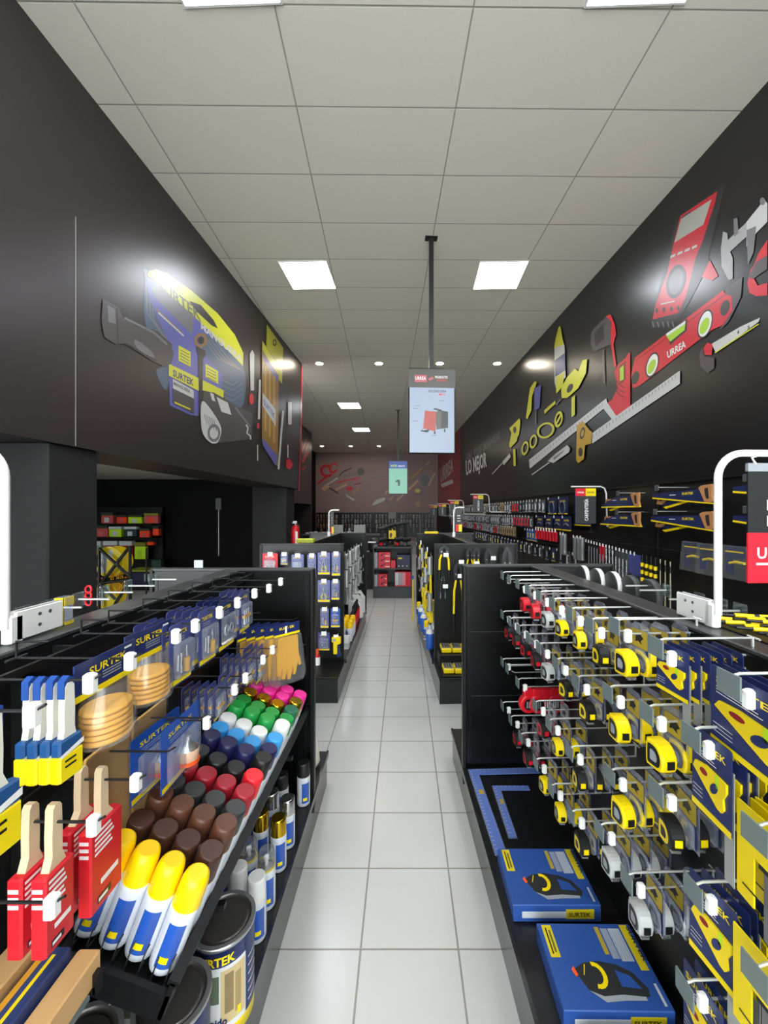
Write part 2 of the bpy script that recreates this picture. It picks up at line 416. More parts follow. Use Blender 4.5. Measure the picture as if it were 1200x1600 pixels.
L.line([(245,305),(250,470)], 5, pK); L.line([(325,385),(440,420),(505,480)], 4, pK); L.line([(290,470),(350,505),(430,552)], 6, pk('shadow','#241f20')); L.poly([(200,290),(235,310),(240,380),(205,370)], pG); L.poly([(330,450),(400,500),(420,540),(340,495)], pG, 2); L.line([(280,350),(420,420),(480,475)], 10, pG)
L.poly([(650,690),(700,700),(820,770),(880,800),(880,900),(860,920),(700,940),(660,915),(640,860)], pDG)
L.poly([(645,740),(700,800),(735,870),(720,930),(690,938),(655,905),(640,850)], pLG, 4); L.ring((700,890), 30, 42, 0.35, pG); 
for j in range(5): L.line([(655+j*11,800+j*6),(668+j*11,850+j*8)], 3, pG)
L.poly([(712,720),(765,748),(782,805),(735,790)], pLG); L.poly([(682,700),(698,706),(706,742),(690,736)], pLG)
L.line([(850,850),(860,865),(855,890),(872,905),(872,920)], 6, pLG); L.line([(800,770),(870,860)], 8, pG)
L.poly([(868,520),(880,500),(890,520),(888,690),(872,690)], pLG); L.ell((876,730), 11, 26, pR); L.line([(916,640),(911,825)], 10, pLG); L.ell((908,856), 6, 14, pR)
L.text('URREA', (903,945),(903,1018),(911,945), pW) if False else L.line([(905,945),(905,1020)], 5, pLG)
L.poly([(948,380),(1025,490),(1020,660),(945,560)], pY); L.ring((985,466), 9, 17, 0.5, pK)
L.poly([(925,455),(1005,570),(1000,1045),(985,1035),(925,930)], pBR)
L.poly([(928,460),(1005,575),(1003,620),(928,500)], pY); L.poly([(935,520),(1000,620),(1000,655),(935,550)], pB)
for j in range(3): L.line([(942+j*20,580+j*22),(942+j*20,720+j*22)], 9, pk('chisel','#b58a3c')); L.line([(942+j*20,780+j*22),(942+j*20,880+j*28)], 9, pk('chisel','#b58a3c'))
L.poly([(928,700),(990,780),(990,860),(928,760)], pLG); L.text('SURTEK', (932,730),(986,800),(932,755), pB)
L.poly([(925,910),(1000,1000),(990,1045),(930,950)], pB)
L.line([(1025,785),(1015,900),(1003,1060)], 9, pLG); L.line([(1056,745),(1056,850)], 17, pLG)
L.poly([(1038,1015),(1055,1010),(1072,1040),(1055,1062),(1038,1050)], pR); L.line([(1047,945),(1047,1005)], 5, pLG)
L.line([(1113,570),(1110,850),(1098,1165)], 4, pR)
L.done()
# red swirls on the rear left wall, extinguisher-like chain marks
L2 = Print('mural_print', wl2, lambda q: (460+q[0]/4.2857, 560+q[1]/4.2857), (-3.62, 14, 2), (1, 0, 0))
for a, c, e in (((85,535),(60,600),(45,640)), ((95,560),(75,640),(50,690)), ((100,625),(75,660),(55,700))): L2.line([a, c, e], 7, pR)
L2.line([(30,700),(55,750),(80,720)], 7, pR)
L2.done()
R = Print('mural_print', wr, lambda q: (680+q[0]*0.43333, 260+q[1]*0.43333), (rx(5), 5, 2), (-1, -0.047, 0))
pRW = pk('redwall', '#8e1c2a')
R.poly([(1,950),(101,940),(101,1215),(1,1215)], pRW) if False else None
for (y0, y1) in ((14.55, 20.7),):
    R.mb.add([(rx(y0)-0.0006, y0, 0.9), (rx(y1)-0.0006, y1, 0.9), (rx(y1)-0.0006, y1, ZC), (rx(y0)-0.0006, y0, ZC)], [(0, 3, 2, 1)], pRW)
R.k += 6
R.text('URREA', (18,1092),(65,1048),(18,1142), pLG); R.line([(22,1152),(64,1135)], 14, pLG)
R.text('EN TUS MANOS', (112,1040),(232,955),(112,1070), pG); R.text('LO MEJOR', (110,1062),(184,1030),(112,1112), pW)
# multimeter
R.poly([(1030,66),(1046,70),(985,330),(1022,395),(1000,412),(965,400),(900,520),(870,555),(780,590),(782,545),(870,190)], pk('meter_black','#2b2a2c'))
R.poly([(885,178),(1018,90),(1010,130),(965,270),(940,330),(905,470),(878,528),(785,552),(795,500),(835,390),(858,290)], pR)
R.poly([(887,190),(998,118),(968,210),(863,275)], pk('lcd','#a6a69c')); R.poly([(890,182),(925,158),(920,168),(888,190)], pDG)
for j in range(4): R.poly([(850+26*j,322-11*j),(868+26*j,314-11*j),(866+26*j,324-11*j),(848+26*j,332-11*j)], pLG)
R.ell((870,415), 34, 62, pK, 0.25); R.ell((870,415), 24, 48, pDG, 0.25)
for j in range(4): R.ell((800+26*j,520-3*j), 5, 9, pK)
R.line([(815,497),(865,486)], 4, pLG); R.poly([(992,338),(1022,395),(1000,412),(962,398)], pR)
for j in range(5): R.line([(785+18*j,560),(790+18*j,580)], 5, pG)
# caliper
R.poly([(1032,290),(1200,130),(1200,185),(1035,335)], pk('steel','#9a9a98')); R.poly([(1125,200),(1190,120),(1200,135),(1200,200),(1160,240),(1125,290)], pk('steel2','#b5b5b3'))
R.poly([(1032,300),(1040,235),(1055,240),(1062,300),(1075,330),(1075,405),(1060,410),(1035,360)], pk('steel','#9a9a98'))
R.poly([(1078,190),(1092,185),(1096,240),(1080,255)], pG); R.poly([(1125,230),(1160,215),(1150,310),(1130,355)], pG); R.ell((1183,126), 10, 14, pG)
# red tool at the right edge
R.poly([(1200,265),(1170,310),(1150,360),(1140,372),(1128,420),(1135,455),(1160,468),(1200,465),(1200,420),(1165,430),(1150,400),(1200,360)], pR)
R.poly([(1200,320),(1160,345),(1130,400),(1150,405),(1200,370)], pDG); R.poly([(1110,480),(1200,500),(1200,560),(1130,540),(1105,520)], pk('shade','#1c1b1c'), 3)
# spirit level
R.poly([(1050,440),(1110,398),(1105,470),(1060,560),(1030,590),(1045,480)], pDG)
R.poly([(722,690),(1040,447),(1050,462),(1072,468),(1074,520),(1040,572),(1000,590),(740,790),(715,800),(708,755)], pR)
R.line([(725,700),(1048,462)], 3, pk('dkred','#7e141e'))
R.ell((1048,510), 16, 30, pK, 0.3); R.ell((724,762), 13, 24, pK, 0.3)
R.poly([(826,606),(912,548),(910,592),(870,625),(850,645),(842,618)], pK); R.poly([(832,606),(905,556),(902,590),(850,632)], pGN); R.poly([(836,603),(905,556),(903,568),(838,612)], pW)
R.ell((976,568), 25, 55, pK, 0.28); R.ell((976,568), 21, 48, pW, 0.28); R.ell((974,575), 14, 32, pGN, 0.4)
R.ell((785,716), 22, 48, pK, 0.28); R.ell((785,716), 18, 41, pW, 0.28); R.ell((783,722), 12, 28, pGN, 0.4)
R.text('URREA', (838,668),(905,626),(840,692), pW)
# ruler with red cap
R.poly([(1000,640),(1100,580),(1175,545),(1170,560),(1100,612),(1015,672)], pLG); R.line([(1012,672),(1170,568)], 4, pY)
R.poly([(970,655),(985,635),(1004,642),(1000,680),(975,680)], pR); R.poly([(955,680),(965,650),(975,685),(1010,690),(1008,730),(985,745),(960,720)], pDG)
R.text('4', (1092,594),(1100,588),(1092,608), pK); R.text('5', (1130,576),(1138,571),(1130,588), pK)
# red gun/saw frame and speed square
R.poly([(565,595),(615,545),(632,532),(640,600),(638,640),(575,668),(562,640)], pDG); R.poly([(618,540),(636,534),(650,570),(655,605),(645,640),(656,720),(648,725),(636,640),(638,560)], pR)
R.poly([(575,600),(608,568),(612,620),(580,650)], pK); R.line([(608,660),(612,780)], 8, pDG)
R.poly([(650,740),(662,715),(690,690),(700,672),(706,672),(706,882),(665,920),(610,862),(640,842),(660,800)], pR)
R.poly([(664,722),(690,700),(690,768),(668,790)], pk('dkred2','#7a1620')); R.poly([(668,728),(682,716),(682,768),(669,775)], pGN)
for j in range(3): R.ring((700,770+18*j), 44, 30, 0.12, pk('dkred','#7e141e'), 0, 12, 0.3, 0.5)
R.text('URREA', (668,892),(697,880),(668,904), pW)
# long rulers (steel square)
R.poly([(568,962),(886,736),(886,784),(568,1000)], pk('ruler','#bdbdbb')); R.poly([(340,1058),(620,836),(624,862),(343,1090)], pk('ruler','#bdbdbb'))
R.poly([(600,862),(622,850),(668,918),(655,930)], pk('ruler','#bdbdbb'))
for j in range(26):
    t = j/26; R.line([(572+312*t,966-222*t),(572+312*t,978-222*t)], 1.6, pDG)
    R.line([(345+272*t,1063-216*t),(345+272*t,1073-216*t)], 1.4, pDG)
# yellow things
R.poly([(515,935),(535,918),(560,950),(570,958),(566,1000),(545,1005),(540,1055),(520,1070),(512,1060)], pk('ochre','#b08c28')); R.ring((535,962), 9, 22, 0.4, pK, 0.2); R.ell((528,1030), 8, 16, pK)
R.poly([(432,655),(448,582),(456,582),(462,620),(470,655),(452,650)], pY, 2); R.poly([(434,655),(470,640),(474,760),(440,800),(434,780)], pLG)
R.poly([(434,700),(472,672),(473,735),(436,760)], pk('tubeblue','#2a3a70')); R.poly([(440,760),(470,740),(465,790),(440,820)], pY)
R.poly([(552,695),(548,745),(520,800),(480,835),(460,835),(458,800),(480,760),(508,728),(520,740),(535,700)], pY); R.ell((490,800), 9, 18, pK, 0.5)
R.line([(440,860),(455,840)], 5, pG); R.poly([(396,880),(436,845),(438,855),(398,892)], pY)
R.poly([(345,800),(362,775),(370,778),(352,830),(350,880),(335,912),(330,905)], pY); R.poly([(360,800),(385,790),(380,870),(362,880)], pB); R.line([(366,880),(366,930)], 4, pG)
R.poly([(270,945),(308,908),(310,925),(305,968),(290,985),(270,1000),(278,960)], pY); R.ell((290,950), 6, 12, pK)
R.poly([(268,1000),(300,975),(298,990),(272,1018)], pY); R.line([(288,1020),(290,1080)], 8, pY); R.line([(310,1015),(312,1045)], 3, pG)
R.ring((327,1016), 12, 26, 0.35, pY, 0.2); R.ring((357,992), 13, 26, 0.35, pY, 0.2); R.ring((402,952), 34, 27, 0.25, pY, -0.6); R.ring((449,912), 14, 30, 0.35, pY, 0.2)
R.line([(440,930),(458,895)], 6, pY); R.poly([(496,835),(508,825),(508,895),(496,905)], pY)
R.poly([(410,1062),(440,1035),(480,1005),(490,1015),(488,1030),(430,1070)], pLG); R.line([(352,1112),(415,1068)], 4, pLG); R.poly([(430,1050),(470,1022),(466,1030),(432,1060)], pG)
R.line([(208,1110),(245,1070)], 3, pLG); R.poly([(245,1065),(272,1035),(276,1048),(250,1078)], pLG)
R.done()
BK = Print('mural_print', wb, lambda q: (480+q[0]/5.714, 690+q[1]/5.714), (0, YB, 2), (0, -1, 0))
pT = pk('tan', '#c49a7c')
BK.ring((175,262), 62, 58, 0.42, pR, 0.3, 24, 0.05, 0.85); BK.ring((235,235), 40, 52, 0.42, pR, 0.3, 24, 0.0, 0.9); BK.line([(95,375),(170,315)], 16, pR)
BK.line([(255,370),(340,350),(475,318)], 9, pR); BK.line([(270,360),(350,345),(480,335)], 6, pR); BK.line([(320,318),(445,290)], 9, pG); BK.line([(320,300),(445,278)], 7, pG)
BK.line([(285,310),(310,275),(395,235)], 10, pK); BK.line([(180,385),(240,345),(270,325)], 12, pLG); BK.poly([(125,420),(170,378),(205,400),(150,445)], pT)
BK.line([(250,432),(355,380)], 18, pT); BK.line([(200,415),(275,462)], 12, pK); BK.poly([(342,415),(385,395),(415,420),(370,445)], pR); BK.line([(420,385),(480,368)], 10, pk('dkred','#7e141e'))
BK.line([(400,470),(460,418)], 9, pk('ochre','#b08c28')); BK.poly([(345,460),(360,480),(425,515),(415,530),(375,505),(350,490)], pLG)
BK.line([(450,240),(500,320),(600,325),(735,255)], 8, pG); BK.line([(505,325),(700,312)], 7, pG); BK.ell((480,270), 32, 34, pDG)
BK.ring((550,435), 75, 42, 0.12, pG, -0.7); BK.line([(510,440),(590,420)], 6, pG)
BK.poly([(580,570),(620,520),(690,500),(690,525),(640,550)], pLG, 3); BK.line([(675,450),(720,555),(755,610)], 7, pG); BK.line([(695,468),(720,435)], 14, pT)
BK.line([(735,520),(770,490)], 12, pT); BK.line([(800,525),(860,475)], 18, pT); BK.line([(905,430),(990,345)], 20, pT)
BK.line([(930,330),(1028,238)], 12, pk('ochre','#b08c28')); BK.line([(1058,210),(1092,178)], 10, pT); BK.ell((1050,345), 46, 64, pDG); BK.ring((1050,345), 46, 64, 0.2, pG); BK.line([(1082,392),(1140,282)], 16, pT)
BK.ell((985,440), 24, 18, pY); BK.poly([(950,550),(995,520),(1025,550),(990,590)], pBR)
BK.done()

# ================================================================== CEILING FITTINGS
def panel_light(x, y, label):
    t = thing('ceiling_light', label, 'light', (x, y, ZC), -0.03, 'square LED ceiling panels')
    b = MB()
    for (x0, x1, y0, y1) in ((-.305,.305,-.305,-.293), (-.305,.305,.293,.305), (-.305,-.293,-.293,.293), (.293,.305,-.293,.293)): b.box(x0, x1, y0, y1, -0.012, 0.0, WHT)
    b.build('frame', t)
    b = MB(); b.box(-.293, .293, -.293, .293, -0.006, -0.001, M('led_panel', '#f4f8ff', 0.5, emit=PANEL)); b.build('diffuser', t)
for x, y, lb in ((-1.245, 5.2, 'square lit ceiling panel on the spray-paint gondola side of the near screen'), (1.25, 5.2, 'square lit ceiling panel on the tape-measure gondola side of the near screen'),
                 (-1.05, 2.12, 'ceiling panel cut by the photo top, above the hose mural side'), (1.40, 2.12, 'ceiling panel cut by the photo top, above the multimeter mural side'),
                 (-1.58, 11.55, 'nearer ceiling panel of the far pair down the hall'), (-1.60, 14.9, 'rear ceiling panel of the far pair down the hall'),
                 (-0.9, -0.9, 'ceiling panel above the shop front, alcove side'), (1.5, -0.9, 'ceiling panel above the shop front, saw wall side')):
    panel_light(x, y, lb)
tl = thing('ceiling_light', 'added square fill panel on the alcove ceiling, unseen behind the beam', 'light', (-4.1, 5.2, 2.21), 0)  # unseen fill lamp, added to brighten the alcove goods
b = MB(); b.box(-.3, .3, -.3, .3, -0.012, 0.0, WHT); b.build('frame', tl); b = MB(); b.box(-.28, .28, -.28, .28, -0.016, -0.012, M('alcove_fill', '#fff6e6', 0.5, emit=22)); b.build('diffuser', tl)
def downlight(px, py, label, g):
    Y = HC * F / (CY - py); x = (px - CX) * Y / F
    t = thing('downlight', label, 'light', (x, Y, ZC), 0, g)
    MB().lathe([(0.07, -0.0), (0.085, -0.008), (0.095, 0.0)], WHT, 16).build('trim_ring', t)
    b = MB(); b.cyl((0,0,-0.004), (0,0,-0.0005), 0.07, M('spot_lens', '#fff2dc', 0.4, emit=SPOT), n=16); b.build('lens', t)
for k, px in enumerate((499, 592, 687, 777)): downlight(px, 568, 'round recessed downlight, %s from the hose mural in the near row of four' % ORD[k], 'downlights of the near row')
for k, px in enumerate((503, 548, 592)): downlight(px, 697, 'round recessed downlight, %s from the hose mural side in the far row' % ORD[k], 'downlights of the far row')

# hanging screens
def screen(px0, px1, py0, py1, Y, ytop, kind, label):
    a = at(px0, py1, Y); c = at(px1, py0, Y); W = c.x - a.x; H = c.z - a.z
    t = thing('hanging_screen', label, 'screen', ((a.x+c.x)/2, Y, a.z), 0.06 if kind == 0 else 0)
    MB().box(-W/2, W/2, 0, 0.05, 0, H, PBLK, 0.008).build('casing', t)
    b = MB(); g = 0.014
    def E(k, c, e=1.0):
        m = M('scr_'+k, c, 0.3, emit=e); m.node_tree.nodes['Principled BSDF'].inputs['Base Color'].default_value = (0.02, 0.02, 0.02, 1); return m
    hd = H*0.77; y = -0.001
    def rect(x0, x1, z0, z1, m, l): b.add([(x0, y-0.0004*l, z0), (x1, y-0.0004*l, z0), (x1, y-0.0004*l, z1), (x0, y-0.0004*l, z1)], [(0,1,2,3)], m)
    x0, x1 = -W/2+g, W/2-g
    if kind == 0:
        rect(x0, x1, g, hd, E('sky', '#b4c8e4', 0.8), 0); rect(-W/2, W/2, hd, H-g, E('olive', '#6f6e62', 0.4), 0)
        rect(x0+0.055, x0+0.19, hd+0.06, hd+0.14, E('red', '#e06070', 0.8), 1)
        b.text('URREA', (x0+0.062, y-0.001, hd+0.085), (1,0,0), Z3, 0.036, E('white', '#ffffff', 1), width=0.12)
        b.text('PRODUCTO', (x0+0.285, y-0.001, hd+0.105), (1,0,0), Z3, 0.026, E('white', '#ffffff', 1), width=0.14)
        b.text('NUEVO', (x0+0.30, y-0.001, hd+0.07), (1,0,0), Z3, 0.026, E('redt', '#e2242c', 0.9), width=0.12)
        b.prism([(0,0),(0.05,0.025),(0.065,0.0),(0.015,-0.025)], (x0+0.205, y-0.001, hd+0.10), (1,0,0), (0,0,1), E('red', '#e06070', 0.8))
        b.text('SOLDADORA', (x0+0.21, y-0.001, hd-0.05), (1,0,0), Z3, 0.026, E('dark', '#15151a', 0.2), width=0.2)
        b.text('MIG', (x0+0.33, y-0.001, hd-0.085), (1,0,0), Z3, 0.026, E('redt', '#e2242c', 0.9))
        # the welding machine picture
        def pic(pts, m, l): b.prism(pts, (x0, y-0.0004*l, 0), (1,0,0), (0,0,1), m)
        rd, dk, gy = E('mred', '#d8402f', 0.7), E('mdark', '#2c3238', 0.3), E('mgrey', '#7d7c70', 0.4)
        pic([(0.30,0.27),(0.42,0.29),(0.43,0.47),(0.33,0.49),(0.28,0.45)], gy, 1); pic([(0.35,0.28),(0.43,0.29),(0.43,0.47),(0.36,0.48)], dk, 2)
        pic([(0.15,0.28),(0.29,0.25),(0.295,0.47),(0.17,0.48)], rd, 3); pic([(0.26,0.49),(0.28,0.51),(0.36,0.49),(0.35,0.47),(0.34,0.475),(0.285,0.49)], dk, 4)
        pic([(0.12,0.25),(0.2,0.235),(0.22,0.27),(0.21,0.245),(0.14,0.26),(0.15,0.275)], dk, 4); pic([(0.27,0.22),(0.29,0.22),(0.29,0.25),(0.27,0.25)], dk, 4); pic([(0.385,0.24),(0.40,0.24),(0.40,0.28),(0.385,0.28)], dk, 4)
        for (u, v) in ((0.035,0.50),(0.06,0.53),(0.035,0.36),(0.24,0.20),(0.33,0.59)): rect(x0+u, x0+u+0.06, v, v+0.005, E('mtxt', '#6a7078', 0.5), 1)
    else:
        rect(x0, x1, g, hd, E('mint', '#8fdcc0', 0.7), 0); rect(x0, x1, hd, H-g, E('blue', '#1c4aa8', 0.8), 0)
        b.text('SURTEK', (x0+0.05, y-0.001, hd+0.05), (1,0,0), Z3, 0.06, E('lime', '#c9e83c', 1), width=0.2); b.text('PRODUCTO', (x0+0.28, y-0.001, hd+0.05), (1,0,0), Z3, 0.045, E('white', '#ffffff', 1), width=0.2)
        b.prism([(0.19,0.40),(0.30,0.45),(0.34,0.40),(0.33,0.25),(0.27,0.25),(0.27,0.36),(0.2,0.36)], (x0, y-0.001, 0), (1,0,0), (0,0,1), E('gun', '#3c6a62', 0.4))
    b.build('display', t, 'lit screen picture')
    b = MB(); top = ZC - a.z
    b.box(-0.025, 0.025, 0.05, 0.09, H-0.15, top, PBLK); b.box(-0.07, 0.07, 0.03, 0.11, top-0.01, top, PBLK); b.box(-0.1, 0.1, 0.05, 0.065, H*0.4, H*0.7, PBLK); b.build('ceiling_pole', t)
screen(638, 712, 575, 709, 4.42, 365, 0, 'upright advertising screen with a red welding machine, hanging from a ceiling pole')
screen(607, 637, 720, 772, 12.0, 640, 1, 'smaller mint green advertising screen hanging farther back')
# ================================================================== GONDOLAS
PEG = pegmat('peg_black', '#0e0e0f', '#000000', 0.0255, 0.004)
PEGX = pegmat('peg_black_end', '#101011', '#020202', 0.0255, 0.0035, ax=(0, 2))
DECK = pegmat('deck_black', '#141415', '#030303', 0.03, 0.003, ax=(0, 1), rough=0.33)
def gondola(label, cx, yp, rz, y0, y1, hw, caphw, zt, panels, rails=(), ext=(0, 0), endcap=None, group='double sided black gondola shelves'):
    t = thing('gondola_shelf', label, 'shelf', (cx, yp, 0), rz, group)
    b = MB(); b.box(-hw, hw, y0, y1 + ext[1], 0.165, 0.18, DECK); b.build('base_deck', t)
    b = MB(); b.box(-hw+0.004, hw-0.004, y0+0.004, y1+ext[1]-0.004, 0.0, 0.165, PLINTH)
    for s in (-1, 1): b.box(s*hw-0.006, s*hw+0.006, y0, y1+ext[1], 0.155, 0.184, PLINTH)
    b.build('plinth', t)
    b = MB(); b.box(-0.02, 0.02, y0, y1, 0.18, zt-0.05, PEG)
    for z in (0.55, 0.88):
        for s in (-1, 1): b.box(s*0.0215-0.001, s*0.0215+0.001, y0, y1, z, z+0.004, BLKM)
    b.build('back_panel', t)
    b = MB(); b.box(-caphw, caphw, y0, y1, zt-0.012, zt, CAPM, 0.003)
    for s in (-1, 1): b.box(s*caphw-0.006*(1+s)/2, s*caphw+0.006*(1-s)/2, y0, y1, zt-0.065, zt-0.012, BLKM)
    b.build('top_cap', t)
    y = y0 + 0.02
    while y < y1:
        for s in (-1, 1):
            b = MB(); b.box(s*0.03-0.012, s*0.03+0.012, y-0.013, y+0.013, 0.18, zt-0.05, BLKM)
            for k in range(26): b.box(s*0.042-0.001, s*0.042+0.001, y-0.003, y+0.003, 0.24+k*0.035, 0.258+k*0.035, PBLK)
            b.build('upright', t)
        y += 0.92
    for py in panels:
        b = MB(); b.box(-hw, hw, py-0.012, py+0.012, 0.16, zt, BLK)
        for s in (-1, 1):
            b.box(s*hw-0.014*(1+s)/2-0.003, s*hw+0.014*(1-s)/2+0.003, py-0.02, py+0.02, 0.10, zt+0.004, BLKM, 0.004)
            b.box(s*(hw-0.035)-0.001, s*(hw-0.035)+0.001, py-0.0135, py-0.012, 0.2, zt-0.03, BLKM)
        b.box(-hw, hw, py-0.018, py+0.018, zt-0.008, zt+0.006, CAPM, 0.003)
        for z in (0.55, 0.88): b.box(-hw+0.04, hw-0.04, py-0.0128, py-0.0118, z, z+0.003, CAPM)
        b.build('end_panel', t)
    for z in rails:
        b = MB(); rh = 0.016 if z < 1.1 else 0.008; b.box(0.090, 0.098, y0+0.02, y1-0.02, z-rh, z+rh, BLKM)
        yy = y0 + 0.1
        while yy < y1: b.box(0.02, 0.092, yy-0.004, yy+0.004, z-0.012, z+0.006, BLKM); yy += 0.3
        b.build('hook_rail', t)
    if endcap:
        pw, dep = endcap
        b = MB(); b.box(-pw, pw, y0-0.012, y0+0.012, 0.18, zt, PEGX)
        for s in (-1, 1):
            b.box(s*(pw-0.012)-0.012, s*(pw-0.012)+0.012, y0-0.02, y0-0.012, 0.18, zt, BLKM)
            for k in range(26): b.box(s*(pw-0.012)-0.003, s*(pw-0.012)+0.003, y0-0.0215, y0-0.02, 0.24+k*0.035, 0.258+k*0.035, PBLK)
        b.box(-pw, pw, y0-0.02, y0+0.02, zt-0.008, zt+0.004, CAPM, 0.003)
        b.build('end_panel', t, 'pegboard end panel facing the camera')
        b = MB(); b.box(-hw+0.003, hw-0.003, y0-dep+0.003, y0, 0.0, 0.185, PLINTH); b.box(-hw, hw, y0-dep, y0-0.02, 0.185, 0.20, BLKM, 0.003)
        for s in (-1, 1): b.cyl((s*(hw-0.03), y0-dep+0.02, 0), (s*(hw-0.03), y0-dep+0.02, 0.01), 0.012, PBLK)
        b.build('end_base', t, 'low base shelf at the end of the gondola')
    return t
GA = gondola('black double-sided gondola holding spray paint, brushes and pouches', -0.80, 1.86, 0.0, -2.0, 0.0, 0.38, 0.042, 1.232, [0.0], rails=(1.205, 0.95), ext=(0, 0.33))
GC = gondola('black double-sided gondola hung with tape measures', 0.700, 2.07, 0.036, -2.2, 0.0, 0.395, 0.040, 1.222, [0.0], ext=(0, 0.36))
GB = gondola('black gondola with red and violet packs on its end panel', -0.905, 3.53, 0.0, 0.0, 1.92, 0.39, 0.04, 1.215, [1.92], endcap=(0.372, 0.42))
GE = gondola('black gondola with bolt cutters on its end panel', 0.640, 3.53, 0.05, 0.0, 1.75, 0.385, 0.04, 1.215, [1.75], endcap=(0.372, 0.42))

# ================================================================== PROTOTYPES OF GOODS (front faces -Y, hang point at the origin)
def FX(b, pts, y, m, d=0.0): return b.prism(pts, (0, y, 0), (1,0,0), (0,0,1), m, d)
def rect(x0, x1, z0, z1): return [(x0,z0),(x1,z0),(x1,z1),(x0,z1)]
def rrect(x0, x1, z0, z1, r, n=3):
    out = []
    for (cx, cz, a0) in ((x1-r, z0+r, -90), (x1-r, z1-r, 0), (x0+r, z1-r, 90), (x0+r, z0+r, 180)):
        for k in range(n+1):
            a = math.radians(a0 + 90*k/n); out.append((cx + r*math.cos(a), cz + r*math.sin(a)))
    return out
# hooks
b = MB(); b.tube([(0,0,0.035),(0,-0.19,0.035),(0,-0.205,0.03)], 0.0026, CHR); b.tube([(0,0,0),(0,-0.17,-0.001),(0,-0.185,0.006)], 0.0024, CHR)
b.tube([(-0.014,0.0,0.035),(0.014,0.0,0.035)], 0.0026, CHR); b.tube([(0,-0.002,0.035),(0,-0.002,0.0)], 0.003, CHR)
b2 = MB(); b2.box(-0.022, 0.022, -0.209, -0.206, 0.0, 0.038, PLATE)
b3 = MB(); b3.box(-0.007, 0.007, -0.182, -0.165, -0.022, 0.010, TAGW, 0.003)
proto('hook', 'display_hook', 'hook', [('wire_arm', b, []), ('price_plate', b2, []), ('security_tag', b3, [])])
proto('hook_plain', 'display_hook', 'hook', [('wire_arm', b, []), ('price_plate', b2, [])])
b = MB(); b.tube([(0,0,0),(0,-0.21,-0.001),(0,-0.225,0.008)], 0.0022, BWIRE); b.tube([(0,0,0.0),(0,0,0.03),(0,-0.06,0.03)], 0.0022, BWIRE); b.tube([(-0.02,0.0,0.0),(0.02,0.0,0.0)], 0.0022, BWIRE)
b3 = MB(); b3.box(-0.008, 0.008, -0.215, -0.198, -0.022, 0.010, TAGW, 0.003)
proto('bhook', 'display_hook', 'hook', [('wire_arm', b, []), ('security_tag', b3, [])])
proto('bhook_plain', 'display_hook', 'hook', b)
b = MB(); b.tube([(0,0,0),(0,-0.11,0)], 0.003, CHR)
b3 = MB(); b3.box(-0.022, 0.022, -0.113, -0.110, -0.012, 0.022, TAGW, 0.002)
proto('shook', 'display_hook', 'hook', [('wire_arm', b, []), ('price_tag', b3, [])])

def blister(key, w, h, top, strip, tool, clr=CLR, name='blister_pack', cat='packaged tool'):
    b = MB(); z1 = 0.014; z0 = z1 - h
    FX(b, rrect(-w/2, w/2, z0, z1, 0.008), 0.0, top, 0.0015)
    FX(b, rect(-w/2+0.003, w/2-0.003, z0+0.004, z0+h*0.11), -0.0006, strip)
    b.text('SURTEK', (-w*0.34, -0.001, z1-h*0.19), (1,0,0), Z3, h*0.07, strip, width=w*0.62)
    for j in range(2): FX(b, rect(-w*0.3, w*0.15, z1-h*(0.25+j*0.04), z1-h*(0.235+j*0.04)), -0.0008, GRY)
    c = MB(); c.box(-w*0.40, w*0.40, -0.016, -0.001, z0+h*0.13, z1-h*0.30, clr, 0.004)
    t = MB(); zc = z0 + h*0.40
    if tool == 'driver':
        t.cyl((w*0.12,-0.008,zc-h*0.22),(w*0.12,-0.008,zc+0.0),w*0.09,OCH,n=8); t.cyl((w*0.12,-0.008,zc),(w*0.12,-0.008,zc+h*0.2),w*0.035,SLV,n=6)
        t.cyl((-w*0.12,-0.008,zc-h*0.2),(-w*0.12,-0.008,zc+h*0.12),w*0.05,SLV,n=8); t.cyl((-w*0.25,-0.006,zc-h*0.15),(-w*0.22,-0.006,zc+h*0.1),w*0.03,SLV,n=6)
    elif tool == 'bottle':
        t.lathe([(0, zc-h*0.26),(w*0.15, zc-h*0.26),(w*0.16, zc-h*0.02),(w*0.06, zc+h*0.08),(w*0.05, zc+h*0.2),(0, zc+h*0.2)], OCH, 12, c=(w*0.1,-0.006,0), mats=[M('skin_plastic','#e0b89a',0.4)]*2+[SLV]*3)
        t.cyl((w*0.1,-0.006,zc-h*0.26),(w*0.1,-0.006,zc-h*0.2),w*0.165,ORG,n=12)
    elif tool == 'rings':
        for j in (-1, 1): t.tube([(j*w*0.15+w*0.11*math.cos(a), -0.008, zc+w*0.13*math.sin(a)) for a in [2*PI*k/12 for k in range(12)]], w*0.035, SLV, 5, True)
    elif tool == 'tips':
        for j in range(3): t.cyl((w*(-0.2+0.2*j),-0.007,zc-h*0.2),(w*(-0.2+0.2*j),-0.007,zc+h*0.15),w*0.05,SLV,r1=w*0.03,n=6)
        t.box(-w*0.3,w*0.3,-0.012,-0.003,zc-h*0.05,zc+h*0.02,OCH)
    elif tool == 'plier':
        for s in (-1, 1):
            t.tube([(s*w*0.02,-0.007,zc+h*0.24),(s*w*0.06,-0.007,zc+h*0.1),(s*w*0.10,-0.007,zc-h*0.02)], w*0.05, SLV, 6)
            t.tube([(s*w*0.10,-0.007,zc-h*0.02),(s*w*0.2,-0.007,zc-h*0.14),(s*w*0.14,-0.007,zc-h*0.26)], w*0.06, PYEL, 6)
    proto(key, name, cat, [('card', b, []), ('tool', t, []), ('blister', c, [])])
NAVP = M('violet_navy', '#444a88', 0.4)
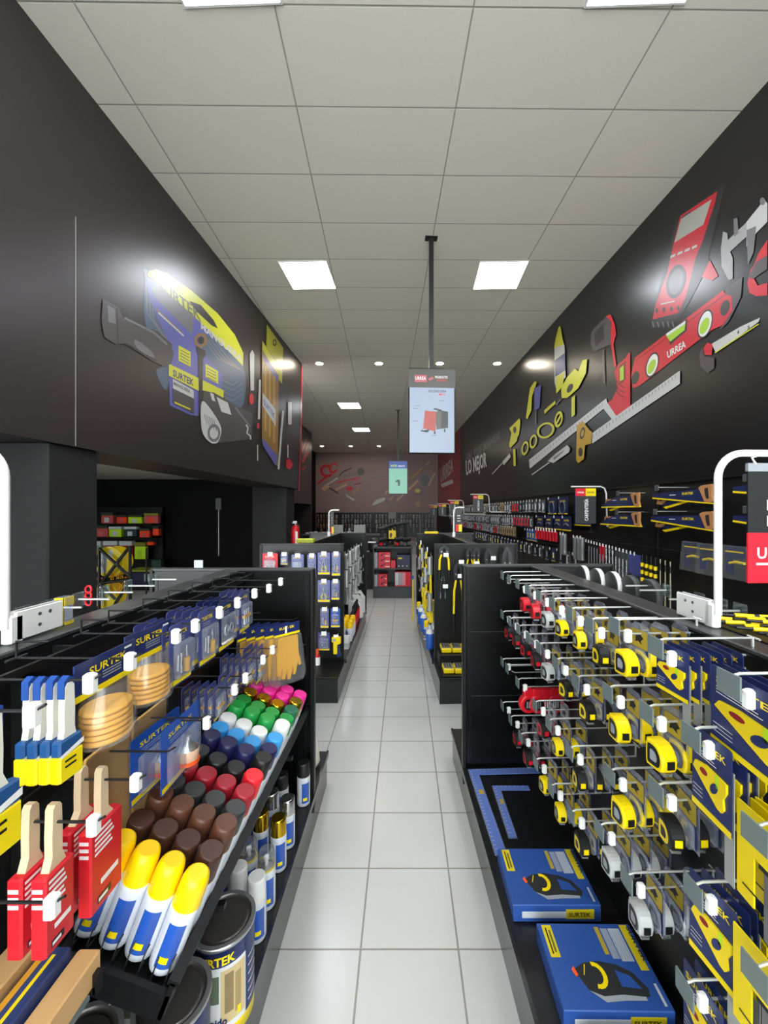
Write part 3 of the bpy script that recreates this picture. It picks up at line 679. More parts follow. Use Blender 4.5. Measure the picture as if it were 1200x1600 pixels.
blister('bl_driver', 0.085, 0.145, NAVP, YEL, 'driver'); blister('bl_rings', 0.10, 0.145, NAVY, YEL, 'rings')
blister('bl_tips', 0.085, 0.135, NAVP, YEL, 'tips'); blister('bl_bottle', 0.17, 0.15, BLUE, YEL, 'bottle')
blister('bl_small', 0.065, 0.10, NAVP, YEL, 'tips'); blister('bl_tall', 0.07, 0.17, PURP, YEL, 'driver'); blister('bl_plier', 0.10, 0.17, PURP, YEL, 'plier')
for q, a in (('e_plier',(0.105,0.19,PURP,YEL,'plier')),('e_tall',(0.075,0.20,PURP,YEL,'driver')),('e_small',(0.072,0.17,PURP,YEL,'driver')),('e_tips',(0.08,0.165,BLUE,YEL,'tips')),('e_rings',(0.10,0.155,NAVP,YEL,'rings'))): blister(q, *a)
blister('bl_red', 0.13, 0.19, RED, M('print_white', '#eeeeee', 0.45), 'rings')
PWH = M('print_white')

# bag with header: stack of yellow discs
def bag_discs():
    hd = MB(); w = 0.145; FX(hd, rect(-w/2, w/2, -0.048, 0.014), -0.002, NAVY, 0.003)
    FX(hd, rect(-w/2, w/2, -0.048, -0.037), -0.0026, YEL); hd.text('SURTEK', (-w*0.30, -0.0028, -0.012), (1,0,0), Z3, 0.013, YEL, width=w*0.62)
    for j in range(3): FX(hd, rect(-w*0.1, w*0.22, -0.018-j*0.005, -0.016-j*0.005), -0.0028, GRY)
    FX(hd, rect(w*0.28, w*0.42, 0.004, 0.008), -0.0028, PWH)
    g = MB(); g.lathe([(0.034,-0.040),(0.040,-0.065),(0.050,-0.09),(0.051,-0.137),(0.045,-0.142),(0,-0.142)], BAG, 14, c=(0,0.0,0))
    for q in range(len(g.v)): g.v[q] = (g.v[q][0], g.v[q][1]*0.85, g.v[q][2])
    g.X = Matrix.Identity(4)
    d = MB()
    for k in range(6): d.lathe([(0,-0.137+k*0.010),(0.041,-0.137+k*0.010),(0.044,-0.134+k*0.010),(0.044,-0.131+k*0.010),(0.041,-0.128+k*0.010),(0,-0.128+k*0.010)], M('pale_ochre','#eeb040',0.5), 18, c=(0,0,0))
    for q in range(len(d.v)): d.v[q] = (d.v[q][0], d.v[q][1]*0.85, d.v[q][2])
    proto('bag_discs', 'bagged_discs', 'packaged goods', [('header_card', hd, []), ('plastic_bag', g, []), ('disc_stack', d, [])])
bag_discs()
# paint brushes
def brush(key, w, hl, sl, hmat, tipm, sleeve, sleeve2, red=False):
    h = MB()
    pr = [(-0.008,0.010),(-0.004,0.016),(0.004,0.016),(0.008,0.010),(0.0095,-hl*0.4),(0.009,-hl*0.75),(w*0.30,-hl),(-w*0.30,-hl),(-0.009,-hl*0.75),(-0.0095,-hl*0.4)]
    FX(h, pr, -0.001, hmat, 0.010 if not red else 0.013)
    if not red: FX(h, [(-0.010,-0.008),(0.010,-0.008),(0.0095,0.020),(0.0,0.026),(-0.0095,0.020)], -0.0005, tipm, 0.011)
    s = MB(); z1 = -hl + 0.002
    if red:
        s.box(-w/2, w/2, -0.006, 0.018, z1-sl, z1, sleeve, 0.003)
        for j in range(5): s.box(-w*0.38, w*(0.1+0.05*(j % 3)), -0.0066, -0.006, z1-0.012-j*0.009, z1-0.008-j*0.009, PWH)
        s.box(-w*0.2, w*0.34, -0.0066, -0.006, z1-sl*0.72, z1-sl*0.66, PWH); s.box(-w*0.3, w*0.1, -0.0068, -0.006, z1-sl*0.92, z1-sl*0.84, PBLK); s.box(-w*0.28, w*0.0, -0.007, -0.006, z1-sl*0.9, z1-sl*0.86, PWH)
        for j in range(3): s.box(-w/2-0.0006, -w/2, -0.002, 0.014, z1-0.02-j*0.012, z1-0.014-j*0.012, PWH)
    else:
        s.box(-w/2, w/2, -0.004, 0.012, z1-sl*0.35, z1+0.004, M('teal_blue','#1f4f86',0.35), 0.003)
        s.box(-w/2-0.001, w/2+0.001, -0.005, 0.013, z1-sl, z1-sl*0.32, sleeve, 0.003)
        s.prism([(-w/2,z1-sl*0.36),(w/2,z1-sl*0.25),(w/2,z1-sl*0.12),(-w/2,z1-sl*0.28)], (0,-0.0055,0), (1,0,0), Z3, PWH)
        for j in range(2): s.box(-w*0.3, w*0.15, -0.0062, -0.005, z1-sl*(0.5+0.14*j), z1-sl*(0.46+0.14*j), PBLK)
    proto(key, 'paint_brush', 'paint brush', [('handle', h, []), ('bristle_sleeve', s, [])])
brush('brush_white', 0.042, 0.075, 0.062, M('ivory','#e6e2d6',0.4), M('tip_blue','#244a94',0.4), YEL, BLUE)
brush('brush_white_big', 0.062, 0.095, 0.085, M('ivory'), M('tip_blue'), YEL, BLUE)
brush('brush_red', 0.078, 0.080, 0.150, PALE, PALE, M('sleeve_red','#d01828',0.45), RED, red=True)
brush('brush_red_s', 0.055, 0.085, 0.125, PALE, PALE, M('sleeve_red'), RED, red=True)
# rubber gloves
def gloves():
    hd = MB(); w = 0.12; FX(hd, rect(-w/2, w/2, -0.035, 0.014), -0.002, NAVY, 0.003); FX(hd, rect(-w/2, w/2, -0.035, -0.026), -0.0026, YEL)
    hd.text('SURTEK', (-w*0.3, -0.0028, -0.008), (1,0,0), Z3, 0.010, YEL, width=w*0.6)
    g = MB(); prof = [(-0.045,-0.04),(0.045,-0.04),(0.05,-0.12),(0.058,-0.145),(0.062,-0.17),(0.052,-0.172),(0.045,-0.15),(0.036,-0.20),(0.026,-0.205),(0.022,-0.16),(0.012,-0.215),(0.0,-0.218),(-0.004,-0.165),(-0.014,-0.212),(-0.026,-0.21),(-0.026,-0.16),(-0.036,-0.195),(-0.048,-0.19),(-0.05,-0.12)]
    FX(g, prof, -0.012, OCH, 0.010)
    bg = MB(); FX(bg, [(-0.06,-0.035),(0.06,-0.035),(0.085,-0.2),(0.07,-0.235),(-0.06,-0.235),(-0.075,-0.2)], -0.015, BAG, 0.016)
    proto('gloves', 'rubber_gloves', 'gloves', [('header_card', hd, []), ('glove', g, []), ('plastic_bag', bg, [])])
gloves()
# kraft sheet pack, clear
b = MB(); FX(b, rrect(-0.062, 0.062, -0.23, 0.014, 0.006), 0, KRAFT, 0.006); c = MB(); FX(c, rect(-0.066, 0.066, -0.235, 0.016), -0.003, BAG)
proto('sheets', 'sandpaper_pack', 'sandpaper', [('sheet_stack', b, []), ('plastic_bag', c, [])])

# ---- tape measures in clamshells. body profile in the YZ plane, broad face along X
def tape_profile(s=1.0):
    return [(-0.006*s+0.0, -0.060*s),(-0.030*s,-0.058*s),(-0.040*s,-0.050*s),(-0.044*s,-0.034*s),(-0.040*s,-0.018*s),(-0.028*s,-0.004*s),(-0.012*s,0.0),(0.006*s,-0.002*s),(0.010*s,-0.012*s),(0.010*s,-0.056*s),(0.004*s,-0.060*s)]
def tape(key, shell, side, cardc, s=0.9, inner=None, w=0.07, h=0.092, logo=PBLK, cat='tape measure', red=False):
    t = MB(); pf = crom(tape_profile(s), 2); th = 0.034*s; zo = -h*0.47
    n = len(pf); XF = Matrix.Translation((-0.012, -0.022*s/0.9, 0)) @ Matrix.Rotation(PI/2, 4, 'Z'); t.X = XF
    def ring(x, k=1.0):
        cy, cz = -0.017*s, -0.031*s
        return [(x, cy+(p[0]-cy)*k, zo+cz+(p[1]-cz)*k) for p in pf]
    sec = [ring(-th/2, 0.86), ring(-th*0.40, 1.0), ring(th*0.40, 1.0), ring(th/2, 0.86)]
    vs = sum(sec, []); fs = []
    for j in range(3):
        for k in range(n): fs.append((j*n+k, j*n+(k+1) % n, (j+1)*n+(k+1) % n, (j+1)*n+k))
    area = sum(pf[i][0]*pf[(i+1) % n][1]-pf[(i+1) % n][0]*pf[i][1] for i in range(n))
    if area > 0: fs = [f[::-1] for f in fs]
    t.add(vs, fs, shell, False)
    lab = MB(); lab.X = XF
    for sx in (-1, 1):
        r = ring(sx*th/2, 0.86); t.add(r, [tuple(range(n))], shell)
        r2 = [(sx*(th/2+0.0006), p[1], p[2]) for p in ring(0, 0.70)]; lab.add(r2, [tuple(range(n))], side)
        r3 = [(sx*(th/2+0.0012), -0.017*s+(p[0]+0.017*s)*0.38, zo-0.031*s+(p[1]+0.031*s)*0.38) for p in pf]; lab.add(r3, [tuple(range(n))], inner or shell)
    lab.box(-0.008*s, 0.008*s, -0.0455*s, -0.0435*s, zo-0.044*s, zo-0.028*s, logo)     # black mark on the nose
    lab.box(-0.010*s, 0.010*s, -0.036*s, -0.026*s, zo-0.064*s, zo-0.058*s, SLV)
    cl = MB(); d = 0.004
    FX(cl, [(-w/2,-h),(w/2,-h),(w/2,0.006),(w/2-0.014,0.02),(-w/2+0.014,0.02),(-w/2,0.006)], 0.012, CLR, 0.0012)
    FX(cl, rrect(-w*0.44,w*0.40,-h*0.98,-h*0.42,0.01), 0.0, CLR, 0.008)
    cd = MB(); FX(cd, rect(-w*0.42, w*0.42, -h*0.95, 0.004), 0.0105, cardc[0], 0.001); FX(cd, rect(-w*0.42, w*0.42, -h*0.42, 0.004), 0.010, cardc[1])
    FX(cd, [(-0.012,-0.012),(0.004,-0.006),(0.016,-0.014),(0.006,-0.022),(0.010,-0.03),(-0.004,-0.024),(-0.014,-0.028)], 0.0094, PBLK)
    FX(cd, rect(-w*0.3, w*0.3, -h*0.55, -h*0.5), 0.009, GRY)
    proto(key, 'tape_measure', cat, [('tape_case', t, [('case_label', lab)]), ('card', cd, []), ('clamshell', cl, [])])
CARDY = M('card_ochre', '#b09a30', 0.45)
tape('tm_yellow', PYEL, PBLK, (NAVY, CARDY), 0.85, inner=GRY); tape('tm_yellow_big', PYEL, PBLK, (NAVY, CARDY), 1.0, inner=GRY, h=0.095)
tape('tm_blacky', PBLK, PYEL, (NAVY, CARDY), 0.9, inner=PBLK, logo=PYEL); tape('tm_silver', M('grey_shell', '#d6d8da', 0.28, metal=0.4), PBLK, (NAVY, CARDY), 0.95, inner=GRY)
tape('tm_red', PRED, PBLK, (DRED, M('card_pale', '#b9b4b4', 0.45)), 0.95, inner=PRED, red=True); tape('tm_redblack', PBLK, PRED, (DRED, GRY), 0.95, inner=PBLK, logo=PRED)
# red reel tape
b = MB(); b.lathe([(0,-0.016),(0.034,-0.016),(0.040,-0.010),(0.040,0.010),(0.034,0.016),(0,0.016)], PRED, 20, axis='X', c=(0,-0.01,-0.075))
b.box(-0.012, 0.012, -0.03, 0.012, -0.05, -0.012, PRED, 0.004)
c = MB(); c.lathe([(0,-0.0172),(0.024,-0.0172)], PBLK, 16, axis='X', c=(0,-0.01,-0.075)); c.lathe([(0.024,0.0172),(0,0.0172)], PBLK, 16, axis='X', c=(0,-0.01,-0.075))
for j in (-1, 1):
    for k in range(3): c.box(-0.0182, 0.0182, -0.022+k*0.009, -0.018+k*0.009, -0.088, -0.062, PWH)
proto('reel', 'reel_tape', 'tape measure', [('reel_case', b, []), ('case_label', c, [])])
# navy card carrying a square with a yellow head
def square_card(key, w, h, big=False):
    b = MB(); z1 = 0.014; z0 = z1-h
    FX(b, rrect(-w/2, w/2, z0, z1, 0.006), 0.0, NAVY, 0.0015); FX(b, rect(-w/2, w/2, z0, z0+h*0.08), -0.0006, YEL)
    b.text('SURTEK', (-w*0.42, -0.001, z1-h*0.20), (1,0,0), Z3, h*0.08, YEL, width=w*0.8)
    for j in range(3): FX(b, rect(-w*0.42, w*(0.05+0.05*j), z1-h*(0.26+j*0.035), z1-h*(0.25+j*0.035)), -0.0008, PWH)
    for j in range(3): FX(b, rect(-w*0.46, -w*0.2, z0+h*(0.16+j*0.05), z0+h*(0.168+j*0.05)), -0.0008, PWH)
    t = MB(); k = w
    out = [(-0.42,0.0),(-0.36,0.16),(-0.1,0.22),(0.3,0.18),(0.42,0.16),(0.42,-0.02),(0.34,-0.2),(0.36,-0.42),(0.30,-0.52),(0.20,-0.5)]
    FX(t, [(p[0]*k, z0+h*0.50+p[1]*h*0.55) for p in out], -0.004, PYEL, 0.004)
    FX(t, [(x*k, z0+h*0.5+z*h*0.5) for x, z in [(-0.12+0.1*math.cos(a), 0.06+0.08*math.sin(a)) for a in [2*PI*q/12 for q in range(12)]]], -0.0046, DRED)
    FX(t, [(x*k, z0+h*0.5+z*h*0.5) for x, z in [(0.14+0.09*math.cos(a)+0.05*math.sin(a), -0.14+0.15*math.sin(a)) for a in [2*PI*q/12 for q in range(12)]]], -0.0046, NAVY)
    FX(t, rect(0.18*k, 0.26*k, z0+h*0.46, z0+h*0.62), -0.0046, LIME)
    r = MB(); FX(r, rect(0.28*k, 0.50*k, z0-h*0.55, z1-h*0.25), 0.004, M('blade_grey', '#a9aca8', 0.4, metal=0.3), 0.0015)
    proto(key, 'combination_square', 'square', [('card', b, []), ('square_head', t, []), ('ruler_blade', r, [])])
square_card('sq', 0.095, 0.15); square_card('sq_big', 0.18, 0.14); square_card('sq_small', 0.085, 0.10)
# yellow card with a square blade
b = MB(); w, h = 0.15, 0.15; FX(b, [(-w/2,0.014),(w/2,0.014),(w/2,-h+0.05),(w/2-0.03,-h),(w*0.1,-h*0.4),(-w*0.28,-h*0.4),(-w*0.28,-h*0.95),(-w/2,-h*0.95)], 0.0, YEL, 0.003)
for j in range(3): FX(b, rect(-w*0.1, w*0.3, -h*(0.20+j*0.06), -h*(0.185+j*0.06)), -0.0008, PBLK)
b.text('CE', (-w*0.16, -0.0015, -0.024), (1,0,0), Z3, 0.014, PBLK, width=0.05); FX(b, rect(-w*0.42, -w*0.24, -h*0.8, -h*0.78), -0.0008, PBLK)
c = MB(); FX(c, [(-0.03,-0.055),(0.07,-0.055),(0.07,-0.085),(0.0,-0.085),(0.0,-0.18),(-0.03,-0.18)], 0.006, STEEL, 0.004); c2 = MB(); FX(c2, rect(-0.035,0.06,-0.07,-0.05), 0.002, PBLK, 0.012); FX(c2, rect(0.0,0.03,-0.066,-0.058), -0.0004, GRN)
proto('sq_yellow', 'try_square', 'square', [('card', b, []), ('blade', c, []), ('handle', c2, [])])

# ---- spray cans
def can(key, capm, bandm, capshape='flat', r=0.0292, h=0.19, clearcap=False, body=None):
    bd = MB(); hb = h*0.70
    body = body or M('can_white', '#d4d8e2', 0.35)
    bd.lathe([(0,0),(r*0.93,0),(r,0.003),(r,hb*0.16),(r,hb*0.80),(r,hb*0.86),(r,hb*0.96),(r*0.82,hb),(0,hb)], body, 20, mats=[SLV,SLV,body,body,body,body,YEL,SLV])
    # printed label: blue field, yellow name, coloured lines on the front and back
    for a0 in (1.0, 4.3):
        n = 6
        for j in range(n):
            a, a2 = a0+j*0.2, a0+(j+1)*0.2
            P = lambda q, z: ((r+0.0004)*math.cos(q), (r+0.0004)*math.sin(q), z)
            bd.add([P(a,hb*0.12),P(a2,hb*0.12),P(a2,hb*0.78),P(a,hb*0.78)], [(0,1,2,3)], BLUE if j < 3 else M('can_blue','#3556a8',0.4))
            if j in (1,2,3): 
                P2 = lambda q, z: ((r+0.0008)*math.cos(q), (r+0.0008)*math.sin(q), z)
                bd.add([P2(a,hb*0.2),P2(a2,hb*0.2),P2(a2,hb*0.3),P2(a,hb*0.3)], [(0,1,2,3)], YEL)
    cp = MB(); hc = h - hb*0.95; rc = r*0.97
    if capshape == 'dome': prof = [(rc,0),(rc,hc*0.5),(rc*0.96,hc*0.75),(rc*0.86,hc*0.93),(rc*0.66,hc*1.0),(0,hc*1.0)]
    else: prof = [(rc*1.02,0),(rc*0.98,hc*0.88),(rc*0.93,hc*0.97),(rc*0.86,hc),(0,hc)]
    cp.lathe([(p[0], p[1]+hb*0.93) for p in prof], capm, 20); 
    parts = [('can_body', bd, []), ('cap', cp, [])]
    if clearcap:
        nz = MB(); nz.cyl((0,0,hb),(0,0,hb+0.02),0.006,WHT,n=10); nz.cyl((0,0,hb+0.02),(0,0,hb+0.028),0.009,WHT,n=10); parts.append(('nozzle', nz, []))
    proto(key, 'spray_can', 'spray can', parts)
CAPS = {'yellow': ('#ffd000', .38), 'brown': ('#5a3626', .42), 'dark brown': ('#45291f', .42), 'grey': ('#6a7076', .45), 'dull red': ('#a01c2c', .42), 'bright red': ('#e8202e', .4),
        'black': ('#161616', .42), 'navy': ('#1d1c4e', .4), 'light blue': ('#3a9ade', .4), 'white': ('#e4e4e2', .4), 'green': ('#1c9a44', .4), 'dark green': ('#1f6a4c', .4), 'pink': ('#f02c9a', .4)}
for k, (c, ro) in CAPS.items(): can('can_'+k, M('cap_'+k, c, ro), YEL, 'dome' if k == 'yellow' else 'flat', h=0.20 if k == 'yellow' else 0.19)
can('can_gold', M('cap_gold', '#c9a227', 0.2, metal=0.95), YEL); can('can_silver', M('cap_silver', '#c0c0c2', 0.2, metal=0.95), YEL)
can('can_clear', clear('cap_clear', '#f0f0f0', 0.25, 0.2, 0.12), YEL, 'dome', clearcap=True)
# paint tin
def tin(key, r=0.075, h=0.24):
    b = MB(); b.lathe([(0,0),(r,0),(r,0.03),(r,h*0.78),(r,h-0.012),(r+0.004,h-0.010),(r+0.004,h),(r-0.006,h)], WHT, 36, mats=[SLV, YEL, M('tin_white', '#d9dade', 0.35), NAVY, SLV, SLV, SLV])
    def patch(a0, a1, z0, z1, m, k=1, n=8):
        vs = []
        for j in range(n+1):
            a = a0+(a1-a0)*j/n
            for z in (z0, z1): vs.append(((r+0.0005*k)*math.cos(a), (r+0.0005*k)*math.sin(a), z))
        b.add(vs, [(2*j, 2*j+2, 2*j+3, 2*j+1) for j in range(n)], m, True)
    patch(-1.5, -0.7, 0.045, h*0.74, M('tin_photo','#cbb583',0.4)); patch(-1.38, -1.1, 0.07, h*0.70, M('tin_photo2','#8a7550',0.4), 2); patch(-1.05, -0.85, 0.06, h*0.66, M('tin_photo3','#a08a5c',0.4), 2)
    patch(-0.66, 0.1, 0.03, h*0.93, NAVY); patch(-2.6, -1.55, 0.10, h*0.70, M('tin_green','#5c6b58',0.4))
    for j in range(6): patch(-0.55, -0.05, 0.05+j*0.022, 0.053+j*0.022, PWH, 2); 
    patch(-0.98, -0.86, 0.05, 0.07, YEL, 3)
    def wrap(t, a0, z, hh, m, wd):
        vs, fs, w_ = text_geo(t, 0.03)
        b.add([((r+0.0022)*math.cos(a0+v[0]/w_*wd), (r+0.0022)*math.sin(a0+v[0]/w_*wd), z+v[1]*hh) for v in vs], fs, m)
    wrap('SURTEK', -2.3, h*0.81, h*0.085, YEL, 1.25); wrap('R\u00e1pido', -2.1, 0.045, 0.02, NAVY, 0.8)
    l = MB(); l.lathe([(r-0.006,h),(r-0.008,h-0.006),(r-0.018,h-0.008),(r-0.019,h-0.004),(0,h-0.004)], M('lid_steel','#55524e',0.3,metal=0.6), 36)
    proto(key, 'paint_tin', 'tin', [('tin_body', b, []), ('lid', l, [])])
tin('tin')
# ================================================================== LEFT GONDOLA GOODS (cards face +X: rz = 90 deg)
RL = PI/2; RR = -PI/2
def left_stack(key, xs, Y, Z, what, beside, group, jit=0.06):
    n = len(xs)
    for k, x in enumerate(xs):
        lb = '%s, %s, %s from the front' % (what, beside, ORD[k]) if n > 1 else '%s, %s' % (what, beside)
        put(key, (x, Y + random.uniform(-.002,.002), Z), lb, RL + random.uniform(-jit, jit), group)
def lhook(x, Y, Z, lb, plain=False): put('bhook_plain' if plain else 'bhook', (x, Y, Z), lb, RL, 'black wire hooks on the spray-paint gondola')
XR = -0.703
lhook(XR, 0.53, 1.235, 'black wire hook holding the lone larger white-handled brush')
left_stack('brush_white_big', [-0.54], 0.525, 1.22, 'white-handled brush in a yellow sleeve', 'the larger lone one at the end of the rail', 'white handled brushes')
lhook(XR, 0.628, 1.235, 'black wire hook holding four white-handled brushes')
left_stack('brush_white', [-0.53, -0.548, -0.566, -0.584], 0.628, 1.215, 'white-handled brush in a yellow sleeve', 'of the four', 'white handled brushes')
lhook(XR, 0.72, 1.235, 'black wire hook holding the bagged discs closer to the camera')
put('bag_discs', (-0.535, 0.715, 1.235), 'clear bag of pale yellow discs under a navy header, nearer of the two', RL, 'bagged yellow discs')
lhook(XR, 0.865, 1.235, 'black wire hook holding the rear bagged discs')
put('bag_discs', (-0.555, 0.865, 1.235), 'clear bag of pale yellow discs under a navy header, rear of the two', RL-0.05, 'bagged yellow discs')
for k, (Y, key, n, lb) in enumerate(((0.945,'bl_driver',5,'amber driver pack, stack beside the discs'), (1.07,'bl_driver',5,'amber driver pack, next stack along'),
        (1.185,'bl_rings',4,'navy pack with silver rings'), (1.32,'bl_tips',4,'violet pack with yellow bar and silver tips'))):
    lhook(XR, Y, 1.235, 'black wire hook carrying the %s stack of blister packs beyond the bagged discs' % ORD[k])
    left_stack(key, [-0.53-0.021*j for j in range(n)], Y, 1.225, lb, 'upper rail', 'blister packs on the upper left rail')
for k, Y in enumerate((1.46, 1.60)): lhook(XR, Y, 1.225 , 'empty black wire hook, %s from the last blister stack near the end panel' % ORD[k])
# lower rail
lhook(XR, 0.56, 0.95, 'black wire hook with a bare white tag, closer to the camera on the lower rail')
for Y, sz, who in ((0.635, 'brush_red_s', 'nearer pair'), (0.735, 'brush_red', 'rear pair')):
    lhook(XR, Y, 1.005, 'black wire hook holding the %s of red-sleeved brushes' % who)
    for k, x in enumerate((-0.555, -0.592)):
        put(sz, (x, Y, 1.012 if sz == 'brush_red' else 1.018), 'pale wooden handled brush in a red sleeve, %s brush of the %s' % (('front', 'back')[k], who), RL, 'red sleeved brushes')
for k, Y in enumerate((0.83, 0.965)):
    lhook(XR, Y, 1.0, 'black wire hook behind the red-sleeved brushes, %s one' % ('nearer', 'farther')[k], True)
    put('sheets', (-0.615, Y, 1.005), 'tan sandpaper sheets in a clear pack, %s of the two behind the brushes' % ('nearer', 'farther')[k], RL, 'tan sheet packs')
lhook(XR, 1.0, 0.975, 'black wire hook holding the large bright blue cards')
for k, x in enumerate((-0.56, -0.60)): put('bl_bottle', (x, 1.0-0.035*k, 0.975), 'large bright blue card with a small clear bottle, %s of the pair' % ('front', 'back')[k], RL-0.08*k, 'bright blue bottle cards')
for k, (Y, key, n, lb) in enumerate(((1.165,'bl_small',5,'small navy pack just past the blue cards'), (1.245,'bl_small',2,'small navy pack of the lone pair'), (1.40,'bl_small',5,'small pale pack two hooks before the gloves'), (1.50,'bl_tips',3,'violet pack half hidden by the gloves'))):
    lhook(XR, Y, 0.985, 'black wire hook carrying the %s small blister stack on the lower rail' % ORD[k])
    left_stack(key, [-0.545-0.022*j for j in range(n)], Y, 0.98, lb, 'lower rail', 'small blister packs on the lower left rail')
lhook(XR, 1.66, 1.015, 'black wire hook holding the yellow rubber gloves')
for k in range(5): put('gloves', (-0.49-0.036*k, 1.66-0.01*k, 1.02), 'yellow rubber gloves in a clear bag, %s from the front' % ORD[k], RL-0.75+0.08*k, 'bagged yellow rubber gloves')
lhook(XR, 1.77, 1.02, 'empty black wire hook against the end panel on the lower rail', True)
# grey hook plates low down, wooden boards
for k, (Y, z) in enumerate(((0.70, 0.655), (0.60, 0.60), (0.80, 0.58))):
    b = MB(); b.tube([(0,0,0),(0,-0.20,0)], 0.0026, BWIRE); b2 = MB(); b2.box(-0.024, 0.024, -0.205, -0.201, -0.045, 0.006, PLATE)
    t = thing('display_hook', 'low wire hook with a grey plastic plate, %s' % ('under the wooden boards', 'closer to the camera', 'lowest and beside the spray rack')[k], 'hook', (-0.778, Y, z), RL, 'low hooks with grey plates'); b.build('wire_arm', t); b2.build('price_plate', t)
for k, (x0, x1, z, m, sz) in enumerate(((-0.585, -0.545, 0.715, PALE, 0), (-0.635, -0.59, 0.73, BLUE, 1), (-0.69, -0.64, 0.745, PALE, 2))):
    b = MB(); b.box(x0, x1, 0.35, 0.715 - 0.01*k, z-0.05, z, M('board_wood', '#c9a06c', 0.55) if k != 1 else M('board_navy', '#2a3a6c', 0.5), 0.003)
    if k == 1:
        b.box(x0+0.004, x0+0.014, 0.36, 0.70, z, z+0.0008, M('board_amber', '#d89a20', 0.5)); b.box(x0+0.024, x0+0.03, 0.5, 0.69, z, z+0.0008, YEL)
    else:
        for j in range(3): b.box(x0+0.012, x0+0.02, 0.52+j*0.03, 0.535+j*0.03, z, z+0.0006, M('board_print', '#6e4a2a', 0.6))
    o = b.build('wooden_board'); tag(o, ('tan wooden board lying lengthways on the aisle side', 'navy wrapped board with an amber stripe between two tan boards', 'tan wooden board against the back panel')[k], 'board', 'boards at the near left')
# carrier arms under the boards
for y in (0.42, 0.70):
    b = MB(); b.box(-0.78, -0.54, y-0.006, y+0.006, 0.655, 0.667, BLKM); b.box(-0.545, -0.535, y-0.006, y+0.006, 0.655, 0.69, BLKM)
    tag(b.build('shelf_bracket'), 'black bracket arm carrying the wooden boards, %s one' % ('front' if y < 0.5 else 'rear'), 'bracket')

# ---- sloped rack with rows of spray cans
TH = math.radians(21)
ux = Vector((math.cos(TH), 0, -math.sin(TH))); un = Vector((math.sin(TH), 0, math.cos(TH)))
R0 = Vector((-0.690, 0, 0.636))       # upper corner of the tray floor
Wt = 0.236
t = thing('sloped_rack', 'sloped black wire rack full of spray cans with coloured caps', 'rack', (0,0,0))
b = MB()
def tb(u0, u1, y0, y1, n0, n1, m=BLKM, bb=None):
    bb = bb or b; vs = []
    for n in (n0, n1):
        for (u, y) in ((u0,y0),(u1,y0),(u1,y1),(u0,y1)): vs.append(R0 + ux*u + Vector((0,y,0)) + un*n)
    bb.add(vs, [(0,3,2,1),(4,5,6,7),(0,1,5,4),(1,2,6,5),(2,3,7,6),(3,0,4,7)], m)
tb(-0.01, Wt+0.012, 0.775, 1.80, -0.012, -0.004); b.build('tray_floor', t)
b = MB(); tb(Wt+0.004, Wt+0.014, 0.765, 1.835, -0.03, 0.045); tb(Wt-0.002, Wt+0.020, 0.765, 1.835, 0.040, 0.050); b.build('front_lip', t)
b = MB(); tb(-0.01, Wt+0.012, 0.765, 0.777, -0.035, 0.018); b.build('near_end_plate', t)
b = MB()
for k in range(9): tb(-0.004+k*0.0285, -0.001+k*0.0285, 0.775, 1.80, 0.006, 0.009, PBLK)
for k in range(9): 
    p = R0 + ux*(-0.0025+k*0.0285) + Vector((0, 0.79, 0)); b.tube([p - un*0.004, p + un*0.05, p + un*0.055 + Vector((0,0.012,0))], 0.0015, PBLK, 5)
b.build('wire_dividers', t)
for y in (1.0, 1.6):
    b = MB(); b.box(-0.78, -0.45, y-0.008, y+0.008, 0.50, 0.515, BLKM); b.box(-0.78, -0.765, y-0.008, y+0.008, 0.5, 0.66, BLKM); b.build('bracket', t)
    b = MB(); b.cyl((-0.49, y, 0.512), (-0.49, y, 0.548), 0.006, BLKM); b.build('strut', t)
rows = [['yellow']*4, ['dark brown']*4, ['brown']*4, ['grey']*4, ['dull red']*4, ['black','black','black','bright red'], ['navy','navy','navy','black'], ['light blue','light blue','light blue','navy'],
        ['white','white','white','light blue'], ['green','green','green','white'], ['green']*4, ['gold','gold','gold','dark green'], ['pink','pink','pink','gold'], ['pink']*4]
CN = ['beside the back panel', 'second from the panel', 'second from the aisle', 'beside the aisle']
rnd = random.Random(3)
for r, row in enumerate(rows):
    y = 0.835 + r*0.0635
    for c, colr in enumerate(row):
        p = R0 + ux*(0.030 + c*0.0580) + Vector((0, y + rnd.uniform(-.002,.002) - 0.004*c, 0)) + un*(0.010 + (0.012 if (r in (2,6,9)) else 0))
        shade = '%s-capped spray can' % colr
        nth = '%s row' % ORD[r]
        put('can_'+colr, p, '%s in the %s of the rack, %s' % (shade, nth, CN[c]), rot=(0, TH, rnd.uniform(0,0.0)), group='spray cans on the sloped rack')
